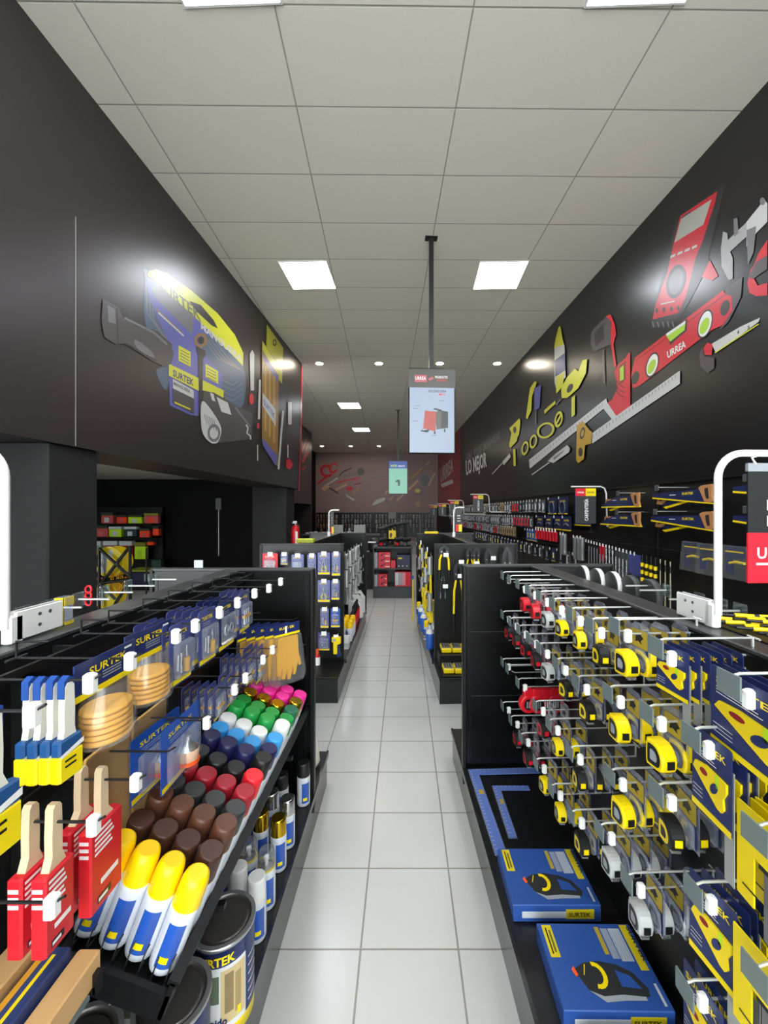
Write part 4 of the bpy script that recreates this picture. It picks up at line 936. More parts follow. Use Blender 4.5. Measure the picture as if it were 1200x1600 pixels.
# ---- base deck, left: tins and cans
put('tin', (-0.478, 1.055, 0.181), 'white and navy paint tin fully in view on the paint base shelf', 0.25, 'paint tins')
put('tin', (-0.515, 0.885, 0.181), 'paint tin below the near end of the spray rack, half hidden', 0.2, 'paint tins')
put('tin', (-0.66, 0.80, 0.181), 'paint tin deepest in shadow at the bottom corner of the photo', 0.1, 'paint tins')
put('tin', (-0.665, 1.03, 0.181), 'paint tin behind the front row on the base shelf', 0.4, 'paint tins')
fr = [(-0.458,1.235,'white'),(-0.462,1.335,'clear'),(-0.466,1.475,'gold'),(-0.462,1.575,'silver'),(-0.455,1.80,'black')]
for k, (x, y, c) in enumerate(fr): put('can_'+c, (x, y, 0.181), 'upright %s-capped spray can at the aisle edge of the paint base shelf' % ('transparent' if c == 'clear' else c), rz=0.4, group='spray cans on the base shelf')
sec = [(-0.53,1.27,'white'),(-0.535,1.37,'clear'),(-0.54,1.50,'gold'),(-0.535,1.61,'silver'),(-0.545,1.70,'gold'),(-0.53,1.72,'black'),(-0.60,1.42,'white'),(-0.61,1.55,'gold'),(-0.61,1.68,'silver'),(-0.60,1.30,'clear')]
for k, (x, y, c) in enumerate(sec):
    if k == 4: continue
    put('can_'+c, (x, y, 0.181), 'upright %s-capped spray can, %s line from the aisle, paint base shelf' % ('transparent' if c == 'clear' else c, 'second' if k < 6 else 'third'), rz=0.4, group='spray cans on the base shelf')
# white bag on the small base beyond the end panel
b = MB(); b.lathe([(0,0),(0.05,0.0),(0.065,0.03),(0.06,0.09),(0.045,0.14),(0.02,0.165),(0.025,0.185),(0.008,0.19),(0,0.19)], M('bag_cream', '#d5d0c4', 0.6), 12)
o = b.build('cloth_bag'); o.location = (-0.50, 2.06, 0.181); tag(o, 'cream bag standing on the base beyond the spray-paint end panel', 'bag')

# ---- sign holder arms on both near gondolas
def sign_holder(label, x, y, z, side, rz, zt=1.64):
    t = thing('sign_holder', label, 'sign holder', (x, y, z), rz, 'white tube sign holders')
    # side=+1: bracket lies toward +Y of the tube
    b = MB(); b.box(-0.011, -0.003, 0.012, 0.125, 0.0, 0.062, WHT, 0.003); b.box(0.003, 0.011, 0.012, 0.125, 0.0, 0.062, WHT, 0.003); b.box(-0.011, 0.011, 0.0, 0.03, -0.004, 0.055, WHT, 0.004)
    for (yy, zz) in ((0.065,0.045),(0.09,0.045),(0.065,0.022)):
        for s in (-1, 1): b.cyl((s*0.011, yy, zz), (s*0.0118, yy, zz), 0.004, STEEL, n=10)
    b.build('clamp_bracket', t)
    b = MB(); H = zt - z; r = 0.0085; q = [(0, 0.0, 0.03), (0, 0.0, H-0.06)]
    for k in range(1, 9):
        a = k/8*PI/2; q.append((side*0.06*(1-math.cos(a)), 0.0, H-0.06+0.06*math.sin(a)))
    q.append((side*0.42, 0.0, H)); b.tube(q, r, WHT, 10)
    b.build('tube', t); return t
SH = sign_holder('white tube sign holder clamped on the tape-measure gondola', 0.748, 0.945, 1.225, 1, 0.03)
# its hanging sign
t = thing('hanging_sign', 'black and red sign hanging from the tall white tube', 'sign', (0.748+0.075, 0.95, 1.625), 0.03)
b = MB(); b.box(0, 0.33, -0.002, 0.006, -0.028, -0.008, clear('sign_rail','#cfd4da',0.2,0.15,0.35)); b.tube([(0.02,0,-0.01),(0.01,0,0.005),(0.03,0,0.01)], 0.0025, WHT, 5)
b.build('hanger_rail', t)
b = MB(); b.box(0, 0.33, -0.001, 0.003, -0.175, -0.026, M('sign_black','#17191a',0.4)); b.box(0, 0.33, -0.0012, 0.0032, -0.295, -0.175, RED)
b.text('HERR.', (0.046,-0.0022,-0.12), (1,0,0), Z3, 0.024, PWH); b.text('PROF.', (0.046,-0.0022,-0.158), (1,0,0), Z3, 0.024, PWH)
b.text('URREA', (0.022,-0.0022,-0.236), (1,0,0), Z3, 0.026, PWH); b.box(0.02, 0.14, -0.0022, -0.0012, -0.252, -0.247, PWH)
b.build('sign_board', t)
sign_holder('white tube sign holder clamped on the spray-paint gondola', -0.800, 0.795, 1.235, -1, 0.0, zt=1.63)
# yellow carton tag clipped beside the left clamp
b = MB(); b.box(-0.010, 0.012, 0.0, 0.004, 0, 0.065, YEL, 0.002); b.box(-0.012,0.014, 0.004, 0.03, 0.001, 0.066, CLR, 0.003); b.box(0.0125, 0.0135, 0.004, 0.03, 0.045, 0.065, YEL); b.box(0.0125, 0.0135, 0.004, 0.03, 0.0, 0.008, YEL)
o = b.build('small_yellow_pack'); o.location = (-0.812, 0.93, 1.233); tag(o, 'small yellow and clear pack standing on the spray-paint gondola cap by the clamp', 'pack')
# acrylic hook plates peeping over the caps from the far faces
for k, y in enumerate((0.70, 0.99, 1.06, 1.16, 1.26, 1.37, 1.50)):
    b = MB(); b.tube([(0,0,0),(-0.09,0,0)], 0.003, CHR); b.box(-0.094, -0.09, -0.02, 0.02, -0.022, 0.02, GLS, 0.0015)
    o = b.build('hook_plate'); o.location = (-0.86, y, 1.245); tag(o, 'clear plastic hook plate showing above the spray-paint gondola cap, %s from the camera' % ORD[k], 'hook plate', 'clear plates behind the left cap')
b = MB()
for k in range(3): b.tube([(0.009*math.cos(a)+0.0, 0, 0.018*k+0.011*math.sin(a)) for a in [2*PI*j/10 for j in range(10)]], 0.003, PRED, 5, True)
o = b.build('plastic_chain'); o.location = (-0.93, 1.17, 1.235); tag(o, 'short red plastic chain above the spray-paint gondola cap', 'chain')

# ================================================================== RIGHT GONDOLA GOODS (cards face -X)
RZ = RR + 0.036
def sx(Y): return 0.700 - 0.036*(Y - 2.07) - 0.022       # face of the back panel at Y
RWN = ['top', 'second', 'third', 'fourth']
def rhook(Y, Z, row, idx, key='hook', L=0.0): put(key, (sx(Y)-L, Y, Z), 'chrome hook, %s along from the end panel, %s row over the cartons' % (ORD[idx], row), RZ, 'chrome hooks of the tape-measure gondola')
LBL = {'tm_red': 'red tape measure pack', 'tm_redblack': 'black and red tape measure pack', 'tm_yellow': 'yellow tape measure pack', 'tm_yellow_big': 'large yellow tape measure pack',
       'tm_blacky': 'black and yellow tape measure pack', 'tm_silver': 'silver grey tape measure pack', 'reel': 'round red reel tape', 'sq': 'navy carded yellow-headed square', 'sq_small': 'small navy carded yellow-headed square', 'sq_big': 'wide navy carded yellow-headed square', 'sq_yellow': 'yellow carded steel try square'}
top = [(1.93,None,0),(1.82,None,0),(1.70,'tm_red',2),(1.58,'tm_red',3),(1.46,'tm_silver',3),(1.34,'tm_yellow',3),(1.21,'tm_yellow',3),(1.09,'tm_blacky',3),(0.97,'tm_yellow_big',3),(0.82,'sq_small',6),(0.645,'sq_big',3)]
sec_ = [(1.93,'tm_redblack',1),(1.81,'tm_redblack',3),(1.69,'tm_redblack',3),(1.57,'tm_redblack',2),(1.46,'tm_silver',3),(1.31,'tm_blacky',3),(1.17,'tm_blacky',2),(1.00,'tm_yellow_big',3,1.03),(0.85,'tm_yellow_big',3,1.055),(0.725,'sq',5,1.075),(0.60,'sq_yellow',4,1.0)]
thd = [(1.93,None,0),(1.85,None,0),(1.70,'reel',4),(1.50,'tm_redblack',2),(1.37,'tm_yellow',2),(1.21,'tm_blacky',3),(0.99,'tm_yellow_big',3,0.83),(0.82,'tm_blacky',2,0.91),(0.72,'sq',4,0.80),(0.60,'sq_yellow',1,0.79)]
fth = [(1.93,None,0),(1.80,'tm_redblack',2),(1.66,'tm_redblack',2),(1.49,'tm_yellow',3),(1.35,'tm_yellow',2),(1.20,'tm_blacky',2,0.57),(1.04,'tm_silver',3,0.655),(0.92,'tm_silver',3,0.635),(0.74,'sq',2,0.60)]
for row, Z0, lst in (('top', 1.175, top), ('second', 0.985, sec_), ('third', 0.755, thd), ('fourth', 0.545, fth)):
    for i, it in enumerate(lst):
        Y, key, n = it[:3]; Z = it[3] if len(it) > 3 else (Z0 + (0.03 if row == 'top' and Y < 1.0 else 0))
        rhook(Y, Z, row, i, 'hook' if (i % 3 != 1 or key) else 'hook_plain')
        if not key: continue
        dx = 0.048 if key.startswith('tm') else (0.038 if key == 'reel' else 0.022)
        for k in range(n):
            off = (0.150 if key.startswith('tm') or key == 'reel' else 0.168) - k*dx
            if off < 0.02: break
            lb = '%s, %s row, %s hook along%s' % (LBL[key], row, ORD[i], ', %s from the front' % ORD[k] if n > 1 else '')
            put(key, (sx(Y)-off, Y + random.uniform(-.003,.003), Z+0.002), lb, RZ + random.uniform(-.12,.12), 'goods on the %s hooks of the tape-measure gondola' % row)
# boxes with a circular saw picture
def toolbox(loc, rz, label):
    t = thing('tool_box', label, 'box', loc, rz, 'blue tool boxes on the tool-box base shelf')
    W, D, H = 0.282, 0.215, 0.055; b = MB(); BX = M('box_blue', '#2a509a', 0.4); b.box(0, W, 0, D, 0, H, BX, 0.002)
    def tr(x0, x1, y0, y1, m, k=1): b.add([(x0,y0,H+0.0005*k),(x1,y0,H+0.0005*k),(x1,y1,H+0.0005*k),(x0,y1,H+0.0005*k)], [(0,1,2,3)], m)
    def tp(pts, m, k=1): b.prism([(p[0]*W, p[1]*D) for p in pts], (0,0,H+0.0005*k), (1,0,0), (0,1,0), m)
    BY = M('box_yellow', '#d9c41e', 0.42); tr(0.012, 0.040, D*0.56, D*0.97, BY); tr(W*0.88, W*0.96, D*0.42, D*0.98, BY); b.text('SURTEK', (W*0.945, D*0.95, H+0.0012), (0,-1,0), (1,0,0), 0.013, PBLK, width=D*0.44)
    tr(W*0.60, W*0.645, D*0.60, D*0.95, CARDY); tr(W*0.66, W*0.73, D*0.55, D*0.93, M('box_grey','#8f99ab',0.5)); tr(W*0.74, W*0.86, D*0.52, D*0.93, M('box_pale','#b4bcc8',0.5))
    for j in range(4): tr(W*(0.75+0.028*j), W*(0.757+0.028*j), D*0.54, D*0.9, M('box_grey'), 2)
    tr(0.020, 0.024, D*0.6, D*0.93, PBLK, 2); tr(0.028, 0.034, D*0.62, D*0.9, M('box_olive','#6e6620',0.5), 2)
    T = M('tool_dark', '#2b2d2f', 0.4)
    tp([(0.22,0.42),(0.34,0.50),(0.5,0.52),(0.66,0.48),(0.78,0.40),(0.86,0.22),(0.84,0.14),(0.60,0.16),(0.42,0.12),(0.30,0.20)], T, 1); tp([(0.62,0.42),(0.74,0.36),(0.80,0.22),(0.62,0.24)], BX, 2)
    tp([(0.30,0.20),(0.42,0.08),(0.60,0.10),(0.80,0.10),(0.80,0.14),(0.60,0.16),(0.42,0.14)], GRY, 2)
    tp([(0.42+0.10*math.cos(a), 0.36+0.15*math.sin(a)) for a in [-1.9+3.6*q/10 for q in range(11)]] + [(0.42+0.06*math.cos(a), 0.36+0.10*math.sin(a)) for a in [1.7-3.6*q/10 for q in range(11)]], PYEL, 3)
    tp([(0.30,0.36),(0.31,0.36),(0.35,0.48),(0.34,0.48)], PYEL, 3); tr(W*0.93, W*0.955, D*0.05, D*0.28, LGRY)
    tp([(0.20,0.42),(0.22,0.34),(0.25,0.36),(0.23,0.46)], ORG, 3)
    b.box(W*0.10, W*0.60, -0.0006, 0, H*0.25, H*0.62, LGRY); b.box(W*0.60, W*0.92, -0.0008, 0, H*0.2, H*0.75, BY)
    b.text('SURTEK', (W*0.63, -0.0014, H*0.34), (1,0,0), Z3, H*0.24, PBLK, width=W*0.25)
    b.build('carton', t); return t
toolbox((0.352, 1.275, 0.182), 0.0, 'blue carton with a dark sander picture, beside the blue squares')
toolbox((0.405, 1.005, 0.182), -0.01, 'blue carton with a dark sander picture, the middle one of three')
toolbox((0.425, 0.745, 0.182), -0.01, 'blue carton mostly cut off at the bottom of the photo')
# squares in the deck
def lsquare(loc, rz, a, c, wd, label):
    b = MB(); m = M('square_blue', '#6078bc', 0.3, coat=0.5); b.prism([(0,0),(0,-a),(wd,-a),(wd,-wd),(c,-wd),(c,0)], (0,0,0.004), (1,0,0), (0,1,0), m, 0.004)
    for k in range(int(a/0.02)-1): b.box(0.002, 0.012, -0.02-k*0.02, -0.0185-k*0.02, 0.004, 0.0045, LGRY)
    for k in range(int(c/0.02)-1): b.box(0.02+k*0.02, 0.0215+k*0.02, -0.012, -0.002, 0.004, 0.0045, LGRY)
    b.box(wd*0.35, wd*0.85, -0.15*a/0.5-0.03, -0.15*a/0.5, 0.004, 0.0046, M('ochre_label', '#b5962e', 0.5)); b.box(-0.004, wd+0.004, -a-0.004, 0.004, -0.0015, 0.0, CLR)
    o = b.build('carpenter_square'); o.location = loc; o.rotation_euler = (0, 0, rz); tag(o, label, 'square', 'blue squares on the deck')
lsquare((0.330, 2.02, 0.1865), 0.045, 0.50, 0.36, 0.042, 'large blue carpenter square lying at the far corner of the tool-box base shelf')
lsquare((0.425, 1.90, 0.1865), -0.0, 0.30, 0.17, 0.030, 'small blue carpenter square lying inside the large one')
# round discs behind the right cap
for k, (px, py) in enumerate(((868, 905), (885, 906), (903, 907), (921, 915), (939, 920))):
    Y = 1.78 - 0.09*k; x = 0.80 + 0.02*k; m = M('disc_grey', '#3c3d3e', 0.5)
    b = MB(); b.lathe([(0,0),(0.052,0),(0.055,0.004),(0.055,0.022),(0.052,0.026),(0,0.026)], m, 28, axis='X', mats=[m, m, PWH if k < 3 else m, m, m])
    o = b.build('grinding_disc'); o.location = (x-0.01, Y, 1.205); tag(o, '%s disc standing behind the tape-measure gondola cap, %s from the end panel' % ('white-rimmed' if k < 3 else 'plain grey', ORD[k]), 'disc', 'round discs behind the right cap')
for k, y in enumerate((1.42, 1.34, 1.20, 1.12, 1.06)):
    b = MB(); b.tube([(0,0,0),(0.09,0,0)], 0.003, CHR); b.box(0.09, 0.094, -0.022, 0.022, -0.022, 0.02, GLS, 0.0015)
    o = b.build('hook_plate'); o.location = (0.77-0.036*(y-2.07), y, 1.236); tag(o, 'clear plastic hook plate beyond the tape-measure gondola cap, %s from the discs' % ORD[k], 'hook plate', 'clear plates behind the right cap')
for k in range(12):
    b = MB(); px = 1128 + 6.5*(k % 12); p = Vector((0.80 + 0.016*(k//2), 0.975 - 0.030*(k % 6), 1.236 + 0.008*(k//6)))
    b.cyl((0,-0.05,0),(0,0.03,0),0.0055,PYEL,n=8); b.cyl((0,0.03,0),(0,0.06,0),0.0035,PBLK,n=8); b.cyl((0,-0.02,0),(0,-0.01,0),0.0062,PBLK,n=8)
    o = b.build('screwdriver'); o.location = p; o.rotation_euler = (0, 0, 1.1 + 0.5*((k*7) % 5)/5); tag(o, 'small yellow and black screwdriver in the heap behind the tape-measure gondola cap', 'screwdriver', 'heap of small yellow screwdrivers')
b = MB(); b.box(0.76, 1.02, 0.66, 1.02, 1.216, 1.226, BLKM); tag(b.build('small_tray'), 'black tray under the heap of screwdrivers', 'tray')
b = MB(); b.box(-0.05, 0.05, -0.003, 0, -0.15, 0.015, M('silver_card', '#8e9294', 0.4), 0.002); t2 = MB(); t2.tube([(0,-0.015,-0.01),(0.02,-0.02,-0.06),(-0.01,-0.03,-0.1),(0.0,-0.02,-0.15)], 0.018, M('silver_tool', '#b9bbba', 0.3, metal=0.5), 8); t2.tube([(-0.03,-0.02,-0.03),(-0.03,-0.02,-0.12)], 0.012, STEEL, 6)
tg = MB(); tg.box(-0.016, 0.016, -0.06, -0.056, -0.01, 0.025, TAGW, 0.002)
proto('s_silver', 'hanging_pack', 'packaged tool', [('card', b, []), ('tool', t2, []), ('price_tag', tg, [])])
b = MB(); b.box(-0.045, 0.045, -0.003, 0, -0.17, 0.015, M('clear_grey_card', '#6f7375', 0.35), 0.002); t3 = MB(); t3.cyl((0,-0.02,0),(0,-0.02,-0.16),0.022,M('silver_tool'),n=10); t3.cyl((0,-0.02,-0.1),(0,-0.05,-0.17),0.012,STEEL,n=8)
proto('s_silver2', 'hanging_pack', 'packaged tool', [('card', b, []), ('tool', t3, []), ('price_tag', tg, [])])
t4 = MB()
for q in (-1, 1): t4.tube([(q*0.006,-0.012,0.0),(q*0.014,-0.012,-0.05),(q*0.03,-0.012,-0.11),(q*0.022,-0.012,-0.17)], 0.010, PYEL, 6)
t5 = MB(); t5.prism([(-0.014,0.0),(-0.01,0.05),(0.01,0.05),(0.014,0.0),(0.0,-0.03)], (0,-0.008,0), (1,0,0), Z3, SLV, 0.012)
proto('s_plier', 'yellow_pliers', 'pliers', [('handles', t4, []), ('jaws', t5, []), ('price_tag', tg, [])])
# ================================================================== END PANEL GOODS OF THE MIDDLE LEFT GONDOLA (plane Y = 3.51)
YP = 3.51; YC = 3.40
def hang(key, px, pytop, Y=YC, Yp=YP, lb='', g=None, hookrow=None, tagk='shook'):
    p = at(px, pytop, Y); hk = (p.x, Yp, p.z + 0.002)
    put(tagk, hk, 'short tagged hook over the ' + lb.split(',')[0], 0.0, 'hooks with white tags on end panels')
    if key: put(key, (p.x, Y, p.z), lb, 0.0, g)
GL = 'packs on the end panel of the red-pack gondola'
for px, py, key, lb in ((422,867,'bl_red','wide red card pack on the red-pack end panel'),(444,867,'bl_small','narrow red card pack on the red-pack end panel'),
    (465,869,'e_plier','violet pack with tools, beside the narrow red pack'),(487,869,'e_tall','violet tall pack, between two plier packs in the top row'),
    (506,866,'e_plier','violet pack with yellow pliers, last but one in the top row'),(525,866,'e_tall','narrow violet pack at the aisle end of the top row'),
    (506,909,'e_plier','violet pack with pliers in the second row'),(524,909,'e_small','violet driver pack in the second row, beside the aisle'),
    (507,953,'e_small','violet driver pack in the third row'),(524,953,'e_tips','bright blue pack in the third row, beside the aisle'),
    (506,991,'e_rings','pack with rings beside the yellow pistol-shaped tool')):
    if 'red narrow' in lb: key = 'bl_redn'
    if key == 'bl_redn' and key not in PR: blister('bl_redn', 0.08, 0.19, RED, PWH, 'rings')
    hang(key, px, py, lb=lb, g=GL)
# yellow infrared gun pack
b = MB(); FX(b, [(-0.035,0.0),(0.04,0.004),(0.04,-0.05),(0.012,-0.06),(0.01,-0.14),(-0.02,-0.14),(-0.022,-0.04),(-0.035,-0.035)], -0.01, PYEL, 0.03)
c = MB(); FX(c, [(0.0,-0.04),(0.022,-0.05),(0.04,-0.16),(0.01,-0.17),(0.0,-0.12)], 0.0, NAVY, 0.02); FX(c, rect(-0.03,0.0,-0.03,-0.012), -0.0115, GRY)
proto('gun', 'temperature_gun', 'thermometer', [('gun_body', b, []), ('grip', c, [])])
hang('gun', 525, 996, lb='yellow pistol-shaped tool low on the red-pack end panel', g=GL)
# orange and white bottle half hidden
b = MB(); b.lathe([(0,0),(0.022,0),(0.024,0.02),(0.024,0.13),(0.012,0.16)], ORG, 14, mats=[ORG, ORG, PWH, PRED]); c = MB(); c.cyl((0,0,0.155),(0,0,0.195),0.014,ORG,n=12)
t = thing('spray_bottle', 'orange bottle half hidden behind the spray-paint end panel', 'bottle', tuple(at(496, 1050, 3.38)), 0); b.build('bottle_body', t); c.build('cap', t)
# side of the red-pack gondola: hanging packs facing the aisle, jugs and bottles on the deck
for r, (z, n) in enumerate(((1.10, 5), (0.93, 6), (0.76, 6))):
    for k in range(n):
        y = 3.85 + k*0.24
        put(('s_silver','s_silver2')[(r+k) % 2], (-0.575, y, z), 'silver and clear pack on the aisle side of the red-pack gondola, %s row' % ('upper','middle','lower')[r], RL, 'silver packs on the aisle side of the red-pack gondola, %s row' % ('upper','middle','lower')[r])
for k, (y, x) in enumerate(((4.95, -0.60), (5.20, -0.60))):
    t = thing('white_jug', 'white plastic jug with a handle on the red-pack gondola deck, %s' % ('nearer', 'rear')[k], 'jug', (x, y, 0.18), 0, 'white jugs')
    b = MB(); b.box(-0.09, 0.09, -0.05, 0.05, 0, 0.22, WHT, 0.012); b.prism([(-0.09,0.21),(-0.07,0.29),(0.04,0.30),(0.09,0.22),(0.05,0.22),(0.03,0.265),(-0.04,0.26),(-0.05,0.21)], (0,-0.02,0), (1,0,0), Z3, WHT, -0.04); b.build('jug_body', t)
    b = MB(); b.cyl((-0.055,0,0.26),(-0.055,0,0.31),0.02,PBLK,n=12); b.build('cap', t)
b1 = MB(); b1.lathe([(0,0),(0.032,0),(0.034,0.02),(0.034,0.16),(0.014,0.20),(0.012,0.22),(0,0.22)], PRED, 14, mats=[DRED,DRED,PRED,PBLK,PBLK,PBLK]); b2_ = MB(); b2_.cyl((0,0,0.22),(0,0,0.25),0.013,PBLK,n=10)
proto('redbottle', 'red_bottle', 'bottle', [('bottle_body', b1, []), ('cap', b2_, [])])
for k in range(5): put('redbottle', (-0.575, 4.50+0.09*k, 0.181), 'dark red bottle with a black neck on the red-pack gondola deck, %s from the camera' % ORD[k], 0, 'dark red bottles')
for k in range(8): put('can_yellow', (-0.555-0.065*(k % 2), 4.05+0.09*(k//2), 0.181), 'yellow-capped spray can on the red-pack gondola deck, %s pair, %s side' % (ORD[k//2], ('aisle','inner')[k % 2]), 2.0, 'yellow-capped cans on the red-pack gondola deck')
for k, (x, y, m, lb) in enumerate(((-0.63, 3.70, YEL, 'small yellow and blue box on the red-pack gondola deck'), (-0.58, 3.86, PWH, 'small white box on the red-pack gondola deck'))):
    b = MB(); b.box(-0.05, 0.05, -0.05, 0.05, 0, 0.11, m, 0.002); b.box(-0.051, 0.051, -0.051, 0.051, 0.02, 0.06, BLUE if k == 0 else LGRY)
    o = b.build('small_box'); o.location = (x, y, 0.18); tag(o, lb, 'box')

# ================================================================== END PANEL GOODS OF THE MIDDLE RIGHT GONDOLA
def hot(px, py, Y=3.42): return at(px, py, Y)
def cutter(name, px, pyt, pyb, w, label, handles=PYEL, grip=PBLK, y=3.43):
    T = at(px, pyt, y); Bm = at(px, pyb, y); H = T.z - Bm.z
    t = thing(name, label, 'bolt cutter', (T.x, y, T.z), 0, 'cutters on the bolt-cutter end panel')
    b = MB(); hh = H*0.28
    HM = M('head_dark', '#3a3b3c', 0.35, metal=0.5)
    b.prism([(-w*0.1,0),(-w*0.4,-hh*0.25),(-w*0.45,-hh*0.6),(-w*0.3,-hh),(-w*0.08,-hh),(-w*0.12,-hh*0.4),(0,-hh*0.15),(w*0.12,-hh*0.4),(w*0.08,-hh),(w*0.3,-hh),(w*0.45,-hh*0.6),(w*0.4,-hh*0.25),(w*0.1,0)], (0,-0.01,0), (1,0,0), Z3, HM, 0.014)
    for s in (-1, 1): b.cyl((s*w*0.22,-0.02,-hh*0.6),(s*w*0.22,-0.01,-hh*0.6),w*0.07,STEEL,n=10)
    b.build('cutter_head', t)
    for s in (-1, 1):
        h = MB(); h.tube([(s*w*0.2,-0.005,-hh*0.9),(s*w*0.36,-0.005,-hh-H*0.12),(s*w*0.40,-0.005,-H*0.72)], w*0.10, handles, 8); ho = h.build('handle', t)
        g = MB(); g.tube([(s*w*0.40,-0.005,-H*0.72),(s*w*0.40,-0.005,-H)], w*0.11, grip, 8); g.build('grip', ho)
    return t
cutter('bolt_cutter', 694, 853, 905, 0.105, 'yellow-handled cutter with open arms, above the small dark cutter')
cutter('bolt_cutter', 692, 900, 935, 0.05, 'small dark cutter hanging below the open yellow cutter', handles=M('dark_grip','#3a3c3e',0.4), grip=STEEL)
for k, px in enumerate((734, 744)): cutter('bolt_cutter', px, 856, 925, 0.075, 'dark-headed bolt cutter of the overlapping pair, %s one' % ('rear', 'front')[k], y=3.44-0.03*k)
cutter('bolt_cutter', 763, 857, 960, 0.085, 'lone dark-headed bolt cutter between the overlapping pair and the largest')
cutter('bolt_cutter', 792, 855, 1000, 0.10, 'largest dark-headed bolt cutter on the end panel')
cutter('bolt_cutter', 716, 878, 990, 0.10, 'tall bolt cutter with long yellow handles beside the tape-measure end panel')
for k, (px, py) in enumerate(((697, 868), (721, 879), (745, 881), (771, 873), (696, 917), (719, 901))):
    p = at(px, py, 3.36); put('shook', (p.x, 3.47, p.z), 'white price tag on a short hook, %s' % ('over the open yellow cutter','between the open cutter and the pair','on the overlapping pair','on the lone dark-headed cutter','under the small dark cutter','over the tall yellow cutter')[k], 0, 'hooks with white tags on end panels')
# two tiers of yellow bit cases
t = thing('step_shelf', 'black stepped shelf carrying yellow cases', 'shelf', (0.47, 3.12, 0.2), 0.03)
b = MB(); b.box(-0.17, 0.5, 0.17, 0.37, 0.0, 0.115, BLKM, 0.003); b.build('upper_step', t); b = MB(); b.box(-0.17, 0.5, 0.0, 0.17, 0.0, 0.012, BLKM, 0.002); b.build('lower_step', t)
cs = MB(); cs.box(-0.042, 0.042, 0, 0.15, 0, 0.035, PYEL, 0.004); cw = MB(); cw.box(-0.036, 0.036, 0.02, 0.14, 0.035, 0.039, M('case_window', '#8b8a80', 0.25)); 
for k in range(3): cw.box(-0.028+k*0.02, -0.018+k*0.02, 0.03, 0.13, 0.039, 0.041, PBLK)
proto('case', 'bit_case', 'case', [('case_body', cs, []), ('window', cw, [])])
for r in range(2):
    for k in range(6): put('case', (0.36+0.09*k + 0.0, 3.155+r*0.175, 0.214+r*0.103), 'yellow case on the %s step, %s from the aisle' % (('lower','upper')[r], ORD[k]), 0.03, 'yellow cases on the steps')
# aisle side of the bolt-cutter gondola
rnd = random.Random(5)
for r, (z, n) in enumerate(((1.08, 7), (0.92, 7), (0.74, 6))):
    for k in range(n):
        y = 3.70 + k*0.24; x = 0.262 - 0.028*(y-3.7)
        put(('s_silver2','tm_blacky','s_plier','bl_driver')[(k+r*2) % 4], (x, y, z), 'yellow and silver tool pack on the aisle side of the bolt-cutter gondola, %s row' % ('upper','middle','lower')[r], RR+0.05, 'packs on the aisle side of the bolt-cutter gondola, %s row' % ('upper','middle','lower')[r])
for k in range(4):
    b = MB(); b.box(-0.03, 0.03, -0.04, 0.04, -0.10, 0, PYEL, 0.006); b.box(-0.022, 0.022, -0.02, 0.02, -0.22, -0.10, PYEL, 0.005); b.box(-0.031, 0.031, -0.03, 0.03, -0.03, -0.01, PBLK)
    o = b.build('yellow_clamp'); o.location = (0.262-0.012*k, 3.8+0.2*k, 0.66); tag(o, 'yellow tool hanging low on the aisle side of the bolt-cutter gondola, %s from the camera' % ORD[k], 'tool', 'yellow tools low on the bolt-cutter gondola')
bb = MB(); bb.lathe([(0,0),(0.036,0),(0.038,0.02),(0.038,0.15),(0.02,0.19),(0,0.19)], WHT, 14, mats=[WHT,BLUE,M('bottle_blue','#2a62c0',0.35),WHT,WHT]); bc = MB(); bc.cyl((0,0,0.185),(0,0,0.225),0.018,M('cap_pale','#c8dcea',0.4),n=12)
proto('bluebottle', 'blue_bottle', 'bottle', [('bottle_body', bb, []), ('cap', bc, [])])
for k in range(9): put('bluebottle' if k % 3 != 2 else 'can_yellow', (0.250-0.008*k+0.05*(k % 2), 3.80+0.14*k, 0.19), 'bottle on the deck of the bolt-cutter gondola, %s from the camera' % ORD[k], 2.2, 'bottles on the bolt-cutter gondola deck')
b = MB(); b.box(-0.01, 0.01, -0.015, 0.015, 0, 0.57, PYEL, 0.003); b.box(-0.011, 0.011, -0.016, 0.016, 0.57, 0.62, BLUE); o = b.build('upright_level'); o.location = (at(645, 944, 5.5).x, 5.5, 0.0) ; tag(o, 'narrow yellow upright strip at the far corner of the bolt-cutter gondola', 'level')
b = MB(); b.box(-0.09, 0.09, -0.03, 0.03, 0, 0.03, PYEL, 0.006); o = b.build('yellow_tape_roll'); o.location = (0.36, 5.2, 1.215); tag(o, 'small yellow pack lying on top of the bolt-cutter gondola', 'pack')
b = MB(); b.box(-0.08, 0.08, -0.04, 0.04, 0, 0.035, M('lime_box','#c9d02c',0.45), 0.004); b.box(-0.078, 0.078, -0.0405, 0.0405, 0.006, 0.028, M('lime_box2','#8f9a24',0.5)); o = b.build('yellow_carton'); o.location = (-0.92, 3.72, 1.215); tag(o, 'yellow green carton lying on top of the red-pack gondola', 'carton')
